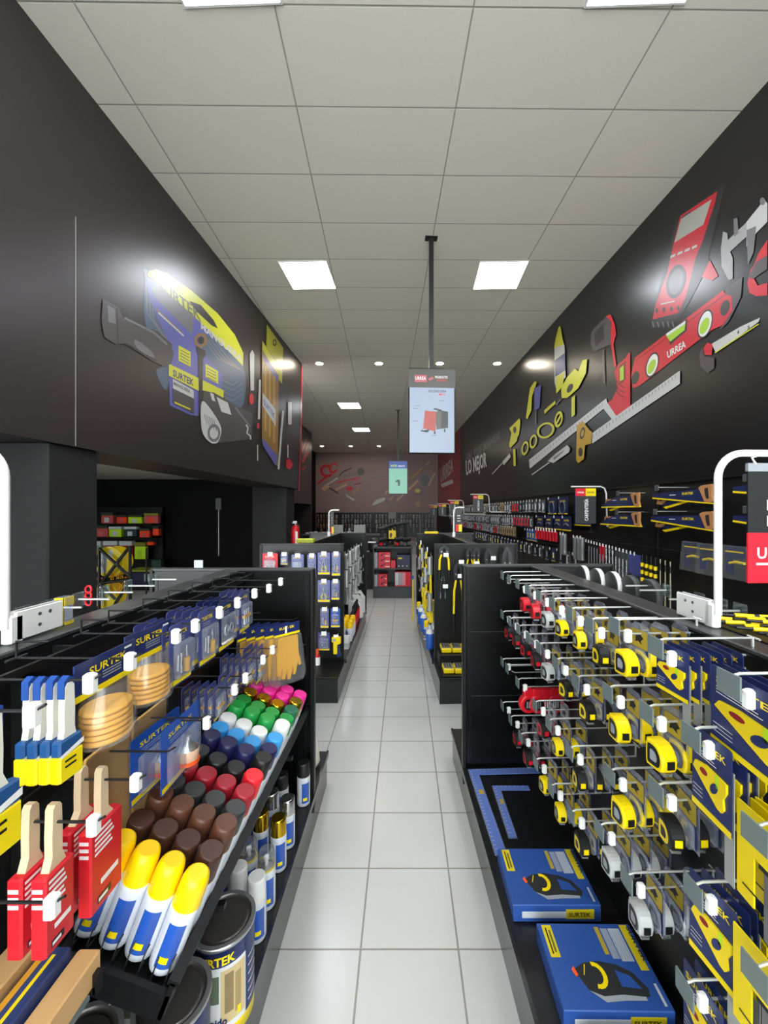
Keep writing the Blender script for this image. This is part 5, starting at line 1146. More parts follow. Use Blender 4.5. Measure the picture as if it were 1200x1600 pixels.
# fire extinguisher (hung on the second pillar)
t = thing('fire_extinguisher', 'red fire extinguisher with a white label mounted by the pillar', 'fire extinguisher', (-2.08, 7.62, 0.86), 0)
b = MB(); b.lathe([(0,0),(0.07,0),(0.078,0.02),(0.078,0.30),(0.06,0.36),(0.025,0.39),(0,0.39)], PRED, 20); b.add([(0.02,-0.0785,0.04),(0.06,-0.0785,0.04),(0.06,-0.0785,0.27),(0.02,-0.0785,0.27)],[(0,1,2,3)],PWH); b.build('tank', t)
b = MB(); b.cyl((0,0,0.39),(0,0,0.43),0.02,STEEL,n=10); b.box(-0.06,0.03,-0.01,0.01,0.42,0.44,SLV,0.003); b.box(-0.05,0.03,-0.01,0.01,0.45,0.465,SLV,0.003); b.build('valve', t)
b = MB(); b.tube([(0.02,0,0.41),(0.07,0,0.38),(0.085,-0.02,0.25),(0.08,-0.02,0.12)], 0.009, PBLK, 8); b.build('hose', t)
b = MB(); b.box(-0.12,-0.078,-0.02,0.02,0.2,0.25,BLKM); b.build('wall_bracket', t)

# sign posts on the middle gondolas
def post_sign(px, pyb, pyt, Y, label, w=0.10, h=0.30, board=True, frm=0.09):
    p = at(px, pyb, Y); tp = at(px, pyt, Y); H = tp.z - p.z
    t = thing('sign_post', label, 'sign', (p.x, Y, p.z), 0)
    b = MB(); b.tube([(0,0,0),(0,0,H-0.03),(0.02,0,H-0.005),(0.05,0,H),(frm+0.03,0,H)], 0.009, WHT, 8); b.box(-0.016,0.016,-0.016,0.016,-0.01,0.05,WHT,0.003); b.build('tube', t)
    if board:
        b = MB(); b.box(0.02,0.02+w,-0.003,0.003,H-0.02-h,H-0.02,M('sign_black')); b.box(0.02,0.02+w*0.5,-0.0035,0.0035,H-0.02-h,H-0.02-h*0.68,RED); b.box(0.02+w*0.5,0.02+w,-0.0035,0.0035,H-0.02-h,H-0.02-h*0.68,YEL)
        for j in range(3): b.box(0.04,w,-0.004,-0.003,H-0.10-j*0.03,H-0.09-j*0.03,LGRY)
        b.build('sign_board', t)
post_sign(709, 838, 793, 4.6, 'white sign post with a small black, red and yellow board on the bolt-cutter gondola', w=0.075, h=0.26)
post_sign(514, 838, 797, 4.7, 'white sign post with a narrow board on the red-pack gondola', w=0.035, h=0.26)

# ================================================================== FAR DISPLAY UNIT
Y0 = 6.9; xa = at(583, 935, Y0).x; xb = at(644, 935, Y0).x
t = thing('display_unit', 'black low display unit with boxes at the end of the aisle', 'shelf', (xa, Y0, 0), 0)
Wd = xb - xa; zt = 0.866
FARG = M('unit_grey', '#3a3c3e', 0.4)
b = MB(); b.box(0, 0.02, 0, 0.45, 0, zt, FARG); b.build('side_panel', t); b = MB(); b.box(Wd-0.02, Wd, 0, 0.45, 0, zt, FARG); b.build('side_panel', t)
b = MB(); b.box(0.02, Wd-0.02, 0.43, 0.45, 0.18, zt, FARG); b.build('back_panel', t)
b = MB(); b.box(0.02, Wd-0.02, 0.004, 0.43, 0, 0.18, FARG, 0.004); b.build('plinth', t)
for z in (0.18, 0.50): b = MB(); b.box(0.02, Wd-0.02, 0.0, 0.43, z, z+0.02, FARG); b.build('shelf_board', t)
b = MB(); b.box(-0.01, Wd+0.01, -0.02, 0.47, zt, zt+0.03, M('unit_top','#2a2b2d',0.35), 0.004); b.build('top_board', t)
def fbox(px0, px1, py0, py1, m, label, n=1, d=0.25, extra=None, grp=None):
    for k in range(n):
        a = at(px0, py1-(py1-py0)*k/n, Y0+0.02); c = at(px1, py1-(py1-py0)*(k+1)/n, Y0+0.02); zz = a.z
        b = MB(); b.box(a.x, c.x, Y0+0.02, Y0+0.02+d, 0, c.z-a.z-0.003, m, 0.002)
        if extra == 'red':
            hh = c.z-a.z; b.prism([(a.x+0.03, hh*0.3),(a.x+0.06,hh*0.25),(a.x+0.09,hh*0.6),(a.x+0.13,hh*0.7),(a.x+0.12,hh*0.85),(a.x+0.06,hh*0.6)], (0, Y0+0.019, 0), (1,0,0), Z3, PBLK); b.box(a.x+0.12, c.x-0.01, Y0+0.0185, Y0+0.02, hh*0.2, hh*0.35, PWH)
        if extra == 'multi':
            ww = c.x-a.x; hh = c.z-a.z
            for j, mm in enumerate((LGRY, GRY, M('pinkish','#d89098',0.4), RED)): b.box(a.x+ww*0.22*j+0.004, a.x+ww*0.22*(j+1), Y0+0.0188, Y0+0.02, hh*0.08, hh*0.95, mm)
        if extra == 'dark':
            ww = c.x-a.x; hh = c.z-a.z; b.box(a.x+ww*0.1, a.x+ww*0.4, Y0+0.0188, Y0+0.02, hh*0.68, hh*0.78, YEL); 
            for j in range(3): b.box(a.x+ww*(0.1+0.3*j), a.x+ww*(0.2+0.3*j), Y0+0.0188, Y0+0.02, hh*0.12, hh*0.2, LGRY)
        o = b.build('carton'); o.location = (0, 0, {True: 0.521, False: 0.201}[py1 < 895] + (c.z-a.z)*k)
        tag(o, label if n == 1 else label + ', %s from the bottom' % ORD[k], 'box', grp)
fbox(591, 610, 863, 888, M('box_red','#d83444',0.4), 'red tool carton, upper shelf of the far unit', 3, extra='red', grp='red cartons of the upper far shelf')
fbox(585, 590, 863, 888, GRY, 'narrow grey carton beside the red cartons on the upper far shelf', 3, grp='grey cartons of the upper far shelf')
fbox(611, 618, 876, 888, M('box_red'), 'small red carton in the middle of the upper far shelf', 1)
fbox(620, 641, 867, 888, M('box_dark','#232a44',0.4), 'dark navy carton beside the small red carton', 1, extra='dark')
fbox(591, 605, 898, 917, M('box_red'), 'red tool carton, lower shelf of the far unit', 2, extra='red', grp='red cartons of the lower far shelf')
fbox(585, 590, 898, 917, GRY, 'narrow grey carton beside the red cartons on the lower far shelf', 2, grp='grey cartons of the lower far shelf')
fbox(617, 642, 894, 917, M('box_red'), 'silver, pink and red carton on the lower far shelf', 1, extra='multi')
# tools standing on the unit top
def machine(px, label, m2=PRED, h=0.24, yy=7.05):
    p = at(px, 854, yy); t = thing('bench_machine', label, 'power tool', (p.x, yy, 0.896), 0.3); t.scale = (1.35, 1.0, 1.25)
    b = MB(); b.box(-0.06, 0.06, -0.04, 0.04, 0, 0.02, PBLK, 0.004); b.build('foot', t)
    b = MB(); b.cyl((-0.04,0,0.09),(0.06,0,0.10),0.035,PBLK,n=14); b.box(-0.02,0.02,-0.02,0.02,0.02,h,PBLK,0.005); b.cyl((-0.04,0,h),(0.05,0,h+0.02),0.025,PBLK,n=12); b.build('motor_body', t)
    b = MB(); b.cyl((-0.02,-0.045,0.03),(-0.02,-0.03,0.03),0.022,m2,n=14); b.build('knob', t)
machine(597, 'black machine with a red knob at one end of the far unit top'); machine(622, 'black machine with a red knob in the middle of the far unit top', h=0.3); machine(634, 'black machine at the other end of the far unit top', STEEL, 0.32); machine(606, 'taller black machine behind the yellow card on the far unit', PBLK, 0.26, 7.24); machine(613, 'black machine with a dark knob at the back of the far unit', PBLK, 0.28, 7.25)
b = MB(); b.box(-0.065, 0.065, -0.004, 0.004, 0.12, 0.27, YEL, 0.002); b.prism([(-0.04,0.14),(-0.02,0.14),(0.0,0.2),(-0.02,0.24),(-0.05,0.2)], (0,-0.0045,0), (1,0,0), Z3, PBLK); b.cyl((0,0,0.27),(0,0,0.30),0.012,YEL,n=10); b.cyl((0,0,0),(0,0,0.13),0.006,PBLK,n=8); b.box(-0.04,0.04,-0.03,0.03,0,0.01,PBLK)
o = b.build('yellow_sign_card'); o.location = (at(613, 850, 7.15).x, 7.15, 0.896); tag(o, 'yellow card with a black tool picture standing on the far unit', 'sign')
b = MB(); b.lathe([(0,0),(0.10,0.0),(0.13,0.05),(0.14,0.16),(0.10,0.24),(0.04,0.27),(0,0.27)], PBLK, 16); b.box(-0.13, 0.03, -0.15, -0.12, 0.18, 0.21, WHT, 0.008)
o = b.build('black_vacuum'); o.location = (at(586, 850, 7.8).x, 7.8, 0.72); tag(o, 'rounded black machine with a white strip behind the far unit', 'vacuum')
b = MB(); b.box(-0.3, 0.25, -0.2, 0.2, 0, 0.72, BLKM, 0.004); o = b.build('low_counter'); o.location = (at(588,850,7.9).x, 7.9, 0); tag(o, 'black pedestal hidden behind the far unit', 'pedestal')

# ================================================================== CHECKOUT COUNTER, MONITORS
t = thing('checkout_counter', 'dark checkout counter far down the hall', 'counter', (-2.4, 13.0, 0), 0)
b = MB(); b.box(-0.9, 1.9, 0, 0.7, 0, 0.72, BLKM); b.build('counter_body', t); b = MB(); b.box(-0.95, 1.95, -0.05, 0.75, 0.72, 0.76, FARG, 0.004); b.build('counter_top', t)
for k, px in enumerate((527, 562)):
    p = at(px, 835, 13.2); t = thing('monitor', 'grey computer monitor on the checkout counter, %s' % ('beside the papers', 'on the far side of the pale device')[k], 'monitor', (p.x, 13.2, 0.76), 0, 'checkout monitors')
    b = MB(); b.box(-0.19, 0.19, 0, 0.03, 0.04, 0.31, M('monitor_grey','#b0b1ae',0.45), 0.006); b.build('screen', t); b = MB(); b.box(-0.02,0.02,0.01,0.03,0,0.05,BLKM); b.box(-0.08,0.08,-0.04,0.08,0,0.008,BLKM); b.build('stand', t)
b = MB(); b.box(-0.07, 0.07, 0, 0.02, 0, 0.10, LGRY); b.box(-0.03, 0.03, 0, 0.02, 0.10, 0.2, GRY); o = b.build('card_reader'); o.location = (at(546,835,13.2).x, 13.2, 0.76); tag(o, 'small pale device between the two monitors', 'card reader')
b = MB()
for k in range(7): b.box(-0.9+k*0.14, -0.8+k*0.14, 0, 0.1, 0, 0.05+0.02*(k % 3), LGRY, 0.005)
o = b.build('paper_pile'); o.location = (-2.4, 13.3, 0.76); tag(o, 'pale papers heaped at one end of the checkout counter', 'papers')

# ================================================================== BACK WALL SHELVES
t = thing('wall_rack', 'black rack of hooks along the back wall under the mural', 'shelf', (0, YB, 0), 0)
b = MB(); b.box(-4.55, 1.55, -0.06, -0.01, 0.2, 1.47, PBLK); b.build('back_panel', t)
ZR = [1.33, 1.08, 0.84, 0.60]
for z in [q+0.045 for q in ZR]: b = MB(); b.box(-4.55, 1.55, -0.13, -0.06, z, z+0.02, BLKM); b.build('hook_rail', t)
GMAT = [M('g_%d' % i, c, 0.45) for i, c in enumerate(('#6f7276', '#8b8d90', '#4a4c50', '#5c2a2c', '#3c4450', '#a9abad', '#7a6a4a', '#2e3038', '#b06a3a'))]
for i, m in enumerate(GMAT):
    b = MB(); b.box(-0.045, 0.045, -0.02, 0.0, -0.17, 0.0, m, 0.006); b.box(-0.02, 0.02, -0.03, -0.02, -0.12, -0.05, GMAT[(i+3) % 9]); b.box(-0.022, 0.022, -0.05, -0.045, 0.0, 0.03, TAGW)
    proto('far%d' % i, 'hanging_pack', 'packaged tool', b)
rnd = random.Random(11)
for r, z in enumerate(ZR):
    for k in range(38):
        x = -4.45 + k*0.16 + rnd.uniform(-.02,.02)
        if r > 2 and not (k % 2): continue
        if k in (7, 18, 26): continue
        put('far%d' % rnd.choice((0,1,2,2,3,4,5,7) if k > 5 else (8,6,8,3)), (x, YB-0.09, z), 'small hanging pack on the back wall rack, %s row from the top' % ORD[r], 0, 'packs on the back wall rack, %s row' % ORD[r])
b = MB(); b.box(-0.2, 0.2, -0.02, 0, -0.35, 0, M('pale_bag','#8e918c',0.5), 0.01); o = b.build('hanging_bag'); o.location = (at(613,800,YB-0.2).x, YB-0.14, 1.50); tag(o, 'pale grey bag hanging at the top of the back rack', 'bag')
# ================================================================== RIGHT WALL SHELVING
RB = -math.atan(0.047) + 0.0
def rw(Y, off=0.0): return rx(Y) - off
ang = math.atan2(-0.047, 1)   # direction along the wall
t = thing('wall_rack', 'long black rack of hooks and rails along the saw wall', 'shelf', (0, 0, 0), 0)
b = MB()
def wslab(bb, y0, y1, o0, o1, z0, z1, m):
    vs = [(rw(y0,o1),y0,z0),(rw(y0,o0),y0,z0),(rw(y1,o0),y1,z0),(rw(y1,o1),y1,z0)]; vs += [(v[0],v[1],z1) for v in vs]
    bb.add(vs, [(0,3,2,1),(4,5,6,7),(0,1,5,4),(1,2,6,5),(2,3,7,6),(3,0,4,7)], m)
wslab(b, -1.5, 20.4, 0.03, 0.10, 0.18, 1.77, PBLK); b.build('back_panel', t)
b = MB(); wslab(b, -1.5, 20.4, 0.03, 0.45, 0.0, 0.18, PLINTH); b.build('base_deck', t)
for z in (1.455, 1.235, 0.985): b = MB(); wslab(b, 5.05, 20.0, 0.10, 0.17, z, z+0.022, BLKM); b.build('hook_rail', t)
b = MB(); wslab(b, -1.5, 20.4, 0.10, 0.13, 1.765, 1.78, BLKM); b.build('top_rail', t)
y = 2.6
while y < 19:
    b = MB(); wslab(b, y, y+0.03, 0.10, 0.115, 0.18, 1.76, BLKM); b.build('upright', t); y += 1.25
# far/mid packs on the wall: rows by height
WM = [('w_navy', NAVY, YEL), ('w_grey', GRY, PBLK), ('w_red', RED, PBLK), ('w_steel', STEEL, LGRY), ('w_dark', M('w_darkc','#26282c',0.4), GRY), ('w_tan', M('w_tanc','#8f7a58',0.5), PBLK), ('w_blue', M('w_bluec','#2a4f9a',0.4), YEL)]
for key, m, m2 in WM:
    bb = MB(); bb.box(-0.06, 0.06, -0.004, 0, -0.185, 0.015, m if key in ('w_navy','w_dark','w_blue','w_tan') else M('w_clearcard','#55585c',0.4)); bb.box(-0.056, 0.056, -0.0046, -0.004, -0.18, -0.168, m2)
    tt = MB(); tt.tube([(0,-0.012,-0.03),(0.004,-0.014,-0.09),(-0.003,-0.012,-0.16)], 0.019, m, 6); tt.tube([(0.018,-0.01,-0.05),(0.02,-0.01,-0.13)], 0.009, m2, 5)
    tg = MB(); tg.box(-0.013, 0.013, -0.062, -0.058, -0.008, 0.028, TAGW, 0.002)
    proto(key, 'hanging_pack', 'packaged tool', [('card', bb, []), ('tool', tt, []), ('price_tag', tg, [])])
rnd = random.Random(21)
def wallrow(z, y0, y1, st, pick, rown, dz=0.0):
    y = y0; k = 0
    while y < y1:
        key = pick(y, k); 
        if key: put(key, (rw(y, 0.24), y, z + rnd.uniform(-.01,.0)), 'small hanging pack on the saw wall rack, %s row' % rown, RR + 0.05 + rnd.uniform(-.08,.08), 'packs on the saw wall rack, %s row' % rown)
        y += st*rnd.uniform(0.85, 1.15); k += 1
wallrow(1.68, 6.3, 15.5, 0.155, lambda y, k: 'w_red' if 7.4 < y < 7.9 else rnd.choice(('w_grey','w_steel','w_dark','w_tan','w_navy','w_steel')), 'top')
wallrow(1.42, 6.8, 15.5, 0.15, lambda y, k: 'w_red' if 6.9 < y < 7.8 else rnd.choice(('w_grey','w_steel','w_dark','w_steel','w_grey')), 'second')
wallrow(1.20, 7.7, 15.0, 0.155, lambda y, k: 'w_tan' if y < 8.6 else rnd.choice(('w_grey','w_steel','w_red','w_dark','w_grey')), 'third')
wallrow(0.95, 5.2, 11.0, 0.22, lambda y, k: rnd.choice(('w_dark','w_grey','w_navy','w_dark')), 'fourth')
# blue large cards, red cluster, sleeves
def wcard(key, w, h, m, deco): 
    bb = MB(); FX(bb, rrect(-w/2, w/2, -h, 0.02, 0.01), 0, m, 0.004); FX(bb, rect(-w/2, w/2, -h, -h+0.014), -0.001, YEL)
    bb.text('SURTEK', (-w*0.3, -0.0015, -0.05), (1,0,0), Z3, 0.025, YEL, width=w*0.6)
    tt = MB()
    if deco == 'ring': tt.tube([(w*0.3*math.cos(a), -0.01, -h*0.6+w*0.3*math.sin(a)) for a in [2*PI*q/20 for q in range(20)]], 0.008, M('blade_steel','#6f747a',0.35,metal=0.6), 6, True)
    else: tt.tube([(-w*0.3,-0.01,-h*0.6),(0,-0.012,-h*0.45),(w*0.3,-0.01,-h*0.6)], 0.012, M('blade_steel'), 6)
    tg = MB(); tg.box(-0.013, 0.013, -0.062, -0.058, -0.008, 0.028, TAGW, 0.002)
    proto(key, 'hanging_card', 'packaged tool', [('card', bb, []), ('tool', tt, []), ('price_tag', tg, [])])
wcard('wc_ring', 0.30, 0.22, M('card_deep','#1b2450',0.35), 'ring'); wcard('wc_big', 0.42, 0.42, M('card_deep2','#232e68',0.35), 'ring'); wcard('wc_bar', 0.26, 0.18, M('card_deep'), 'bar')
for k, y in enumerate((5.98, 5.62)): put('wc_ring', (rw(y,0.24), y, 1.69), 'deep navy card with a round blade in the top row of the saw wall, %s' % ('farther','nearer')[k], RR+0.05, 'navy blade cards of the top row')
put('wc_big', (rw(5.2,0.17), 5.2, 1.74), 'large deep navy card on the saw wall behind the vertical aisle sign', RR+0.05)
for k, y in enumerate((6.45, 6.1, 5.78, 5.5)): put('wc_bar', (rw(y,0.24), y, 1.42), 'deep navy card, second row, %s from the hanging aisle sign' % ORD[3-k], RR+0.05, 'navy cards of the second row')
for k in range(4): put('w_blue', (rw(6.95-0.12*k,0.25), 6.95-0.12*k, 1.19), 'bright blue pack in the third row of the saw wall, %s from the camera' % ORD[3-k], RR+0.05, 'bright blue packs of the third row')
bb = MB(); bb.box(-0.03, 0.03, -0.02, 0.0, -0.15, 0.0, RED, 0.006); tg = MB(); tg.box(-0.014, 0.014, -0.03, -0.022, -0.01, 0.04, TAGW, 0.002); proto('redpk', 'red_pack', 'packaged tool', [('pack_body', bb, []), ('price_tag', tg, [])])
for k in range(8): put('redpk', (rw(6.45-0.105*k,0.28), 6.45-0.105*k, 1.215), 'small bright red pack with a white tag on the saw wall, %s from the camera' % ORD[7-k], RR+0.05, 'bright red packs on the saw wall')
SIL = M('silver_sleeve', '#7e7f80', 0.3, metal=0.3)
bb = MB(); bb.tube([(0,-0.01,0),(0.006,-0.014,-0.10),(-0.004,-0.012,-0.2),(0.004,-0.01,-0.29)], 0.03, SIL, 8); tg = MB(); tg.box(-0.014, 0.014, -0.04, -0.036, -0.02, 0.02, TAGW, 0.002); proto('sleeve', 'silver_pouch', 'packaged tool', [('pouch', bb, []), ('price_tag', tg, [])])
for k, y in enumerate((5.55, 5.46, 5.16, 5.06, 4.98)): put('sleeve', (rw(y,0.27), y, 1.20-0.02*(k > 1)), 'silver grey narrow pouch hanging on the saw wall, %s from the red packs' % ORD[k], RR+0.05, 'silver pouches')
# aisle signs perpendicular to the saw wall
def aisle_sign(px0, px1, pyt, pyb, Y, label, txt, pxw=None):
    a = at(px0, pyt, Y); c = at(px1, pyb, Y); W = c.x-a.x; H = a.z-c.z; wx = rw(Y, 0.12)
    t = thing('aisle_sign', label, 'sign', (a.x, Y, a.z), 0, 'black hanging aisle signs')
    b = MB(); b.box(0, W*0.5, -0.003, 0.003, -H*0.22, 0, RED); b.box(W*0.5, W, -0.003, 0.003, -H*0.22, 0, YEL); b.box(0, W, -0.003, 0.003, -H, -H*0.22, M('sign_dark','#2c2e30',0.4))
    b.text('URREA', (W*0.08,-0.004,-H*0.14), (1,0,0), Z3, H*0.05, PWH, width=W*0.34); b.text('SURTEK', (W*0.56,-0.004,-H*0.14), (1,0,0), Z3, H*0.05, PBLK, width=W*0.36)
    b.text(txt, (W*0.62,-0.004,-H*0.92), (0,0,1), (-1,0,0), W*0.17, PWH, width=H*0.62); b.build('sign_board', t)
    b = MB(); e = wx - a.x; b.tube([(-0.05,0,0.02),(W+0.06,0,0.02),(W+0.10,0,0.0),(W+0.12,0,-0.06),(W+0.13,0,-H*0.95),(W+0.17,0,-H),(e,0,-H)], 0.009, WHT, 8); b.box(e-0.06, e, -0.02, 0.02, -H-0.04, -H+0.06, WHT, 0.004); b.build('arm', t)
aisle_sign(899, 931, 763, 818, 4.6, 'black aisle sign reading CARPENTERÍA with red and yellow headers', 'CARPENTER\u00cdA')
aisle_sign(739, 755, 774, 800, 8.3, 'black aisle sign farther along the saw wall, second from the near one', 'MEC\u00c1NICA')
aisle_sign(703, 717, 783, 803, 10.4, 'small black aisle sign, third along the saw wall', 'FIJACI\u00d3N')
aisle_sign(685, 697, 788, 806, 12.8, 'small black aisle sign, fourth along the saw wall', 'CORTE')
aisle_sign(672, 683, 790, 806, 15.0, 'small black aisle sign, fifth along the saw wall', 'PINTURA')
# saws
def saw(Yf, Yn, ztop, key, label, tilt, blunt=False):
    L_ = Yf - Yn; Ym = (Yf+Yn)/2
    t = thing('hand_saw', label, 'saw', (rw(Ym,0.24), Ym, ztop), RR+0.047, 'hand saws on the saw wall')
    t.rotation_euler = (0, 0, RR+0.047)
    # local x runs toward the camera (right in the photo)
    b = MB(); h = 0.115
    FX(b, [(-L_/2,-h*0.15),(L_*0.22,0.0),(L_*0.27,-h*0.4),(L_*0.42,-h),(L_*0.3,-h*0.98),(-L_/2,-h*0.42)] if not blunt else [(-L_*0.42,-h*0.6),(-L_*0.1,0),(L_*0.2,0),(L_*0.34,-h*0.7),(L_*0.4,-h*0.95),(-L_/2,-h*0.95)], -0.008, M('saw_sleeve','#1c2550',0.38), 0.008)
    FX(b, [(-L_/2,-h*0.42),(L_*0.42,-h),(L_*0.42,-h*1.08),(-L_/2,-h*0.54)] if not blunt else [(-L_/2,-h*0.9),(L_*0.45,-h*0.9),(L_*0.45,-h*1.02),(-L_/2,-h*1.02)], -0.0095, YEL, 0.010)
    b.text('SURTEK', (L_*0.0,-0.0095,-h*0.36), (1,0,0), Z3, 0.020, YEL, width=L_*0.17); FX(b, rect(-L_*0.2,-L_*0.1,-h*0.35,-h*0.3), -0.009, PWH)
    b.build('blade_sleeve', t)
    hd = MB(); x0 = L_*0.24; HW = M('saw_handle','#b27d50',0.45)
    pf = [(x0,0.01),(x0+0.03,0.025),(x0+0.12,0.03),(x0+0.13,0.012),(x0+0.125,-h*0.5),(x0+0.14,-h*0.9),(x0+0.11,-h*0.98),(x0+0.06,-h*0.9),(x0+0.035,-h*0.5)]
    FX(hd, pf, -0.011, HW, 0.022); FX(hd, [(x0+0.06,0.0),(x0+0.095,0.005),(x0+0.10,-h*0.3),(x0+0.105,-h*0.7),(x0+0.08,-h*0.72),(x0+0.065,-h*0.4)], -0.0118, M('handle_hole','#2a1c12',0.6))
    hd.build('handle', t)
    # second saw turned the other way behind it
    return t
def saw_rear(Yf, Yn, ztop, label):
    L_ = Yf-Yn; Ym = (Yf+Yn)/2; t = thing('hand_saw', label, 'saw', (rw(Ym,0.215), Ym, ztop-0.02), RR+0.047, 'hand saws on the saw wall')
    h = 0.115; b = MB(); FX(b, [(L_*0.35,-h*0.1),(-L_*0.25,-h*0.0),(-L_*0.35,-h*0.9),(-L_*0.28,-h*1.1),(L_*0.35,-h*0.35)], -0.006, M('saw_sleeve'), 0.006); FX(b, [(-L_*0.36,-h*1.05),(-L_*0.3,-h*1.18),(L_*0.35,-h*0.45),(L_*0.35,-h*0.33)], -0.008, YEL, 0.009); b.build('blade_sleeve', t)
    hd = MB(); FX(hd, [(-L_*0.26,0.0),(-L_*0.45,0.0),(-L_*0.5,-h*0.8),(-L_*0.4,-h*0.85),(-L_*0.3,-h*0.6)], -0.01, M('saw_handle'), 0.02); FX(hd, [(-L_*0.34,-h*0.15),(-L_*0.42,-h*0.15),(-L_*0.44,-h*0.6),(-L_*0.37,-h*0.5)], -0.0108, M('handle_hole'), 0); hd.build('handle', t)
for k, (Yf, Yn, z, bl, nm) in enumerate(((3.72, 2.98, 1.685, False, 'long one, upper row'), (3.74, 2.96, 1.475, False, 'long one, lower row'),
        (4.60, 3.86, 1.665, True, 'short one, upper row'), (4.62, 3.84, 1.47, True, 'short one, lower row'), (2.86, 2.2, 1.70, False, 'one cut off by the photo edge, upper row'), (2.86, 2.2, 1.49, False, 'one cut off by the photo edge, lower row'))):
    saw(Yf, Yn, z, k, 'wooden-handled hand saw, navy sleeve, ' + nm, 0, bl)
    if k < 4: saw_rear(Yf-0.02, Yn+0.1, z, 'hand saw turned the other way behind the ' + nm)
    yh = Yf - 0.25 if not bl else Yf-0.55
    b = MB(); b.tube([(0,0,0),(0,-0.28,0)], 0.004, CHR, 6); b.box(-0.025,0.025,-0.285,-0.275,-0.03,0.02,M('bracket_grey','#4a4c4f',0.4),0.003); o = b.build('display_hook'); o.location = (rw(yh,0.10), yh, z+0.03); o.rotation_euler = (0,0,RR); tag(o, 'chrome hook with grey block over saw, ' + nm, 'hook')
# clear hanging bags at the right behind the tube
for k, (y, x) in enumerate(((3.22, 0.26), (3.02, 0.29), (2.82, 0.26))):
    t = thing('clear_bag', 'clear bag with navy and yellow goods behind the white tube, %s' % ('beside the long tools', 'the middle one', 'beside the hanging sign')[k], 'packaged goods', (rw(y,x), y, 1.26), RR+0.047, 'clear bags behind the white tube')
    b = MB(); FX(b, [(-0.09,0),(0.09,0),(0.12,-0.24),(-0.12,-0.24)], -0.02, BAG, 0.02); b.build('plastic_bag', t)
    b = MB(); FX(b, rect(-0.09,0.09,-0.09,-0.01), -0.0, NAVY, 0.01); FX(b, rect(-0.09,0.06,-0.05,-0.04), -0.001, YEL); b.tube([(-0.05,-0.004,-0.13),(0.0,-0.004,-0.115),(0.07,-0.004,-0.12)], 0.01, YEL, 6); b.box(-0.08,-0.02,-0.006,0,-0.2,-0.1,NAVY); b.build('goods', t)
# rack of hanging screwdrivers / long bits
t = thing('tool_bar', 'black bar on the saw wall from which long thin tools hang', 'bar', (rw(4.2,0.12), 4.2, 1.16), RR+0.047)
b = MB(); b.box(-0.72, 0.85, -0.17, -0.15, 0, 0.012, BLKM); 
for q in (-0.6, 0.0, 0.7): b.box(q-0.01, q+0.01, -0.15, 0.02, -0.01, 0.01, BLKM)
b.build('bar_rail', t)
def longtool(key, kind):
    b = MB(); t2 = MB(); tg = MB(); tg.box(-0.010, 0.010, -0.05, -0.046, -0.002, 0.032, TAGW, 0.002)
    if kind == 'black': b.box(-0.03, 0.03, -0.006, 0, -0.36, 0.0, M('blackcard','#1b1b1d',0.3), 0.003); t2.cyl((0,-0.012,-0.33),(0,-0.012,-0.05),0.006,STEEL,n=6)
    elif kind == 'red': b.box(-0.022, 0.022, -0.006, 0, -0.18, 0.0, RED, 0.003); t2.cyl((0,-0.012,-0.32),(0,-0.012,-0.1),0.010,STEEL,n=8)
    elif kind == 'driver': b.cyl((0,-0.01,-0.02),(0,-0.01,-0.22),0.010,SLV,n=8); t2.cyl((0,-0.01,-0.22),(0,-0.01,-0.34),0.018,PYEL,r1=0.013,n=10); t2.cyl((0,-0.01,-0.26),(0,-0.01,-0.29),0.019,PBLK,n=10)
    elif kind == 'clear': b.box(-0.025, 0.025, -0.008, 0, -0.34, 0.0, M('grey_blister','#4d5154',0.25), 0.004); t2.cyl((0,-0.012,-0.3),(0,-0.012,-0.08),0.007,SLV,n=6)
    elif kind == 'navy': b.box(-0.035, 0.035, -0.006, 0, -0.36, 0.0, NAVP, 0.003); t2.cyl((0,-0.012,-0.36),(0,-0.012,-0.24),0.014,PYEL,n=8); t2.cyl((0,-0.012,-0.24),(0,-0.012,-0.2),0.014,PBLK,n=8)
    elif kind == 'banded':
        b.cyl((0,-0.01,-0.38),(0,-0.01,0.02),0.008,PBLK,n=8); t2.cyl((0,-0.01,-0.40),(0,-0.01,-0.38),0.012,PBLK,n=8)
        for j in range(5): b.cyl((0,-0.01,-0.06-j*0.07),(0,-0.01,-0.095-j*0.07),0.016,PYEL,n=10)
    else: b.cyl((0,-0.01,-0.40),(0.0,-0.01,0.02),0.006,M('rod_gold','#b0a888',0.3,metal=0.6),n=8); t2.cyl((0,-0.01,-0.02),(0,-0.01,-0.08),0.009,PBLK,n=8)
    proto(key, 'hanging_tool', 'tool', [('shaft', b, []), ('handle', t2, []), ('price_tag', tg, [])] if kind not in ('banded','rod') else [('shaft', b, []), ('handle', t2, [])])
for kd in ('black','red','driver','clear','navy','banded','rod'): longtool('lt_'+kd, kd)
seq = ['black']*4 + ['red']*2 + ['driver']*3 + ['clear']*4 + ['navy']*3 + ['banded']*4 + ['rod']*3
LD = {'black':'black card with a thin bit','red':'red card with a steel rod','driver':'steel shaft with a yellow handle','clear':'grey clear pack with a steel bit','navy':'navy card with a yellow-ended tool','banded':'black rod with yellow bands','rod':'bare pale metal rod'}
cnt = {}
for k, kd in enumerate(seq):
    y = 4.78 - k*0.062; cnt[kd] = cnt.get(kd, 0) + 1
    put('lt_'+kd, (rw(y, 0.29), y, 1.14 - 0.004*k), '%s on the tool bar, %s of its kind' % (LD[kd], ORD[cnt[kd]-1]), RR+0.047+rnd.uniform(-.05,.05), 'long tools on the bar')

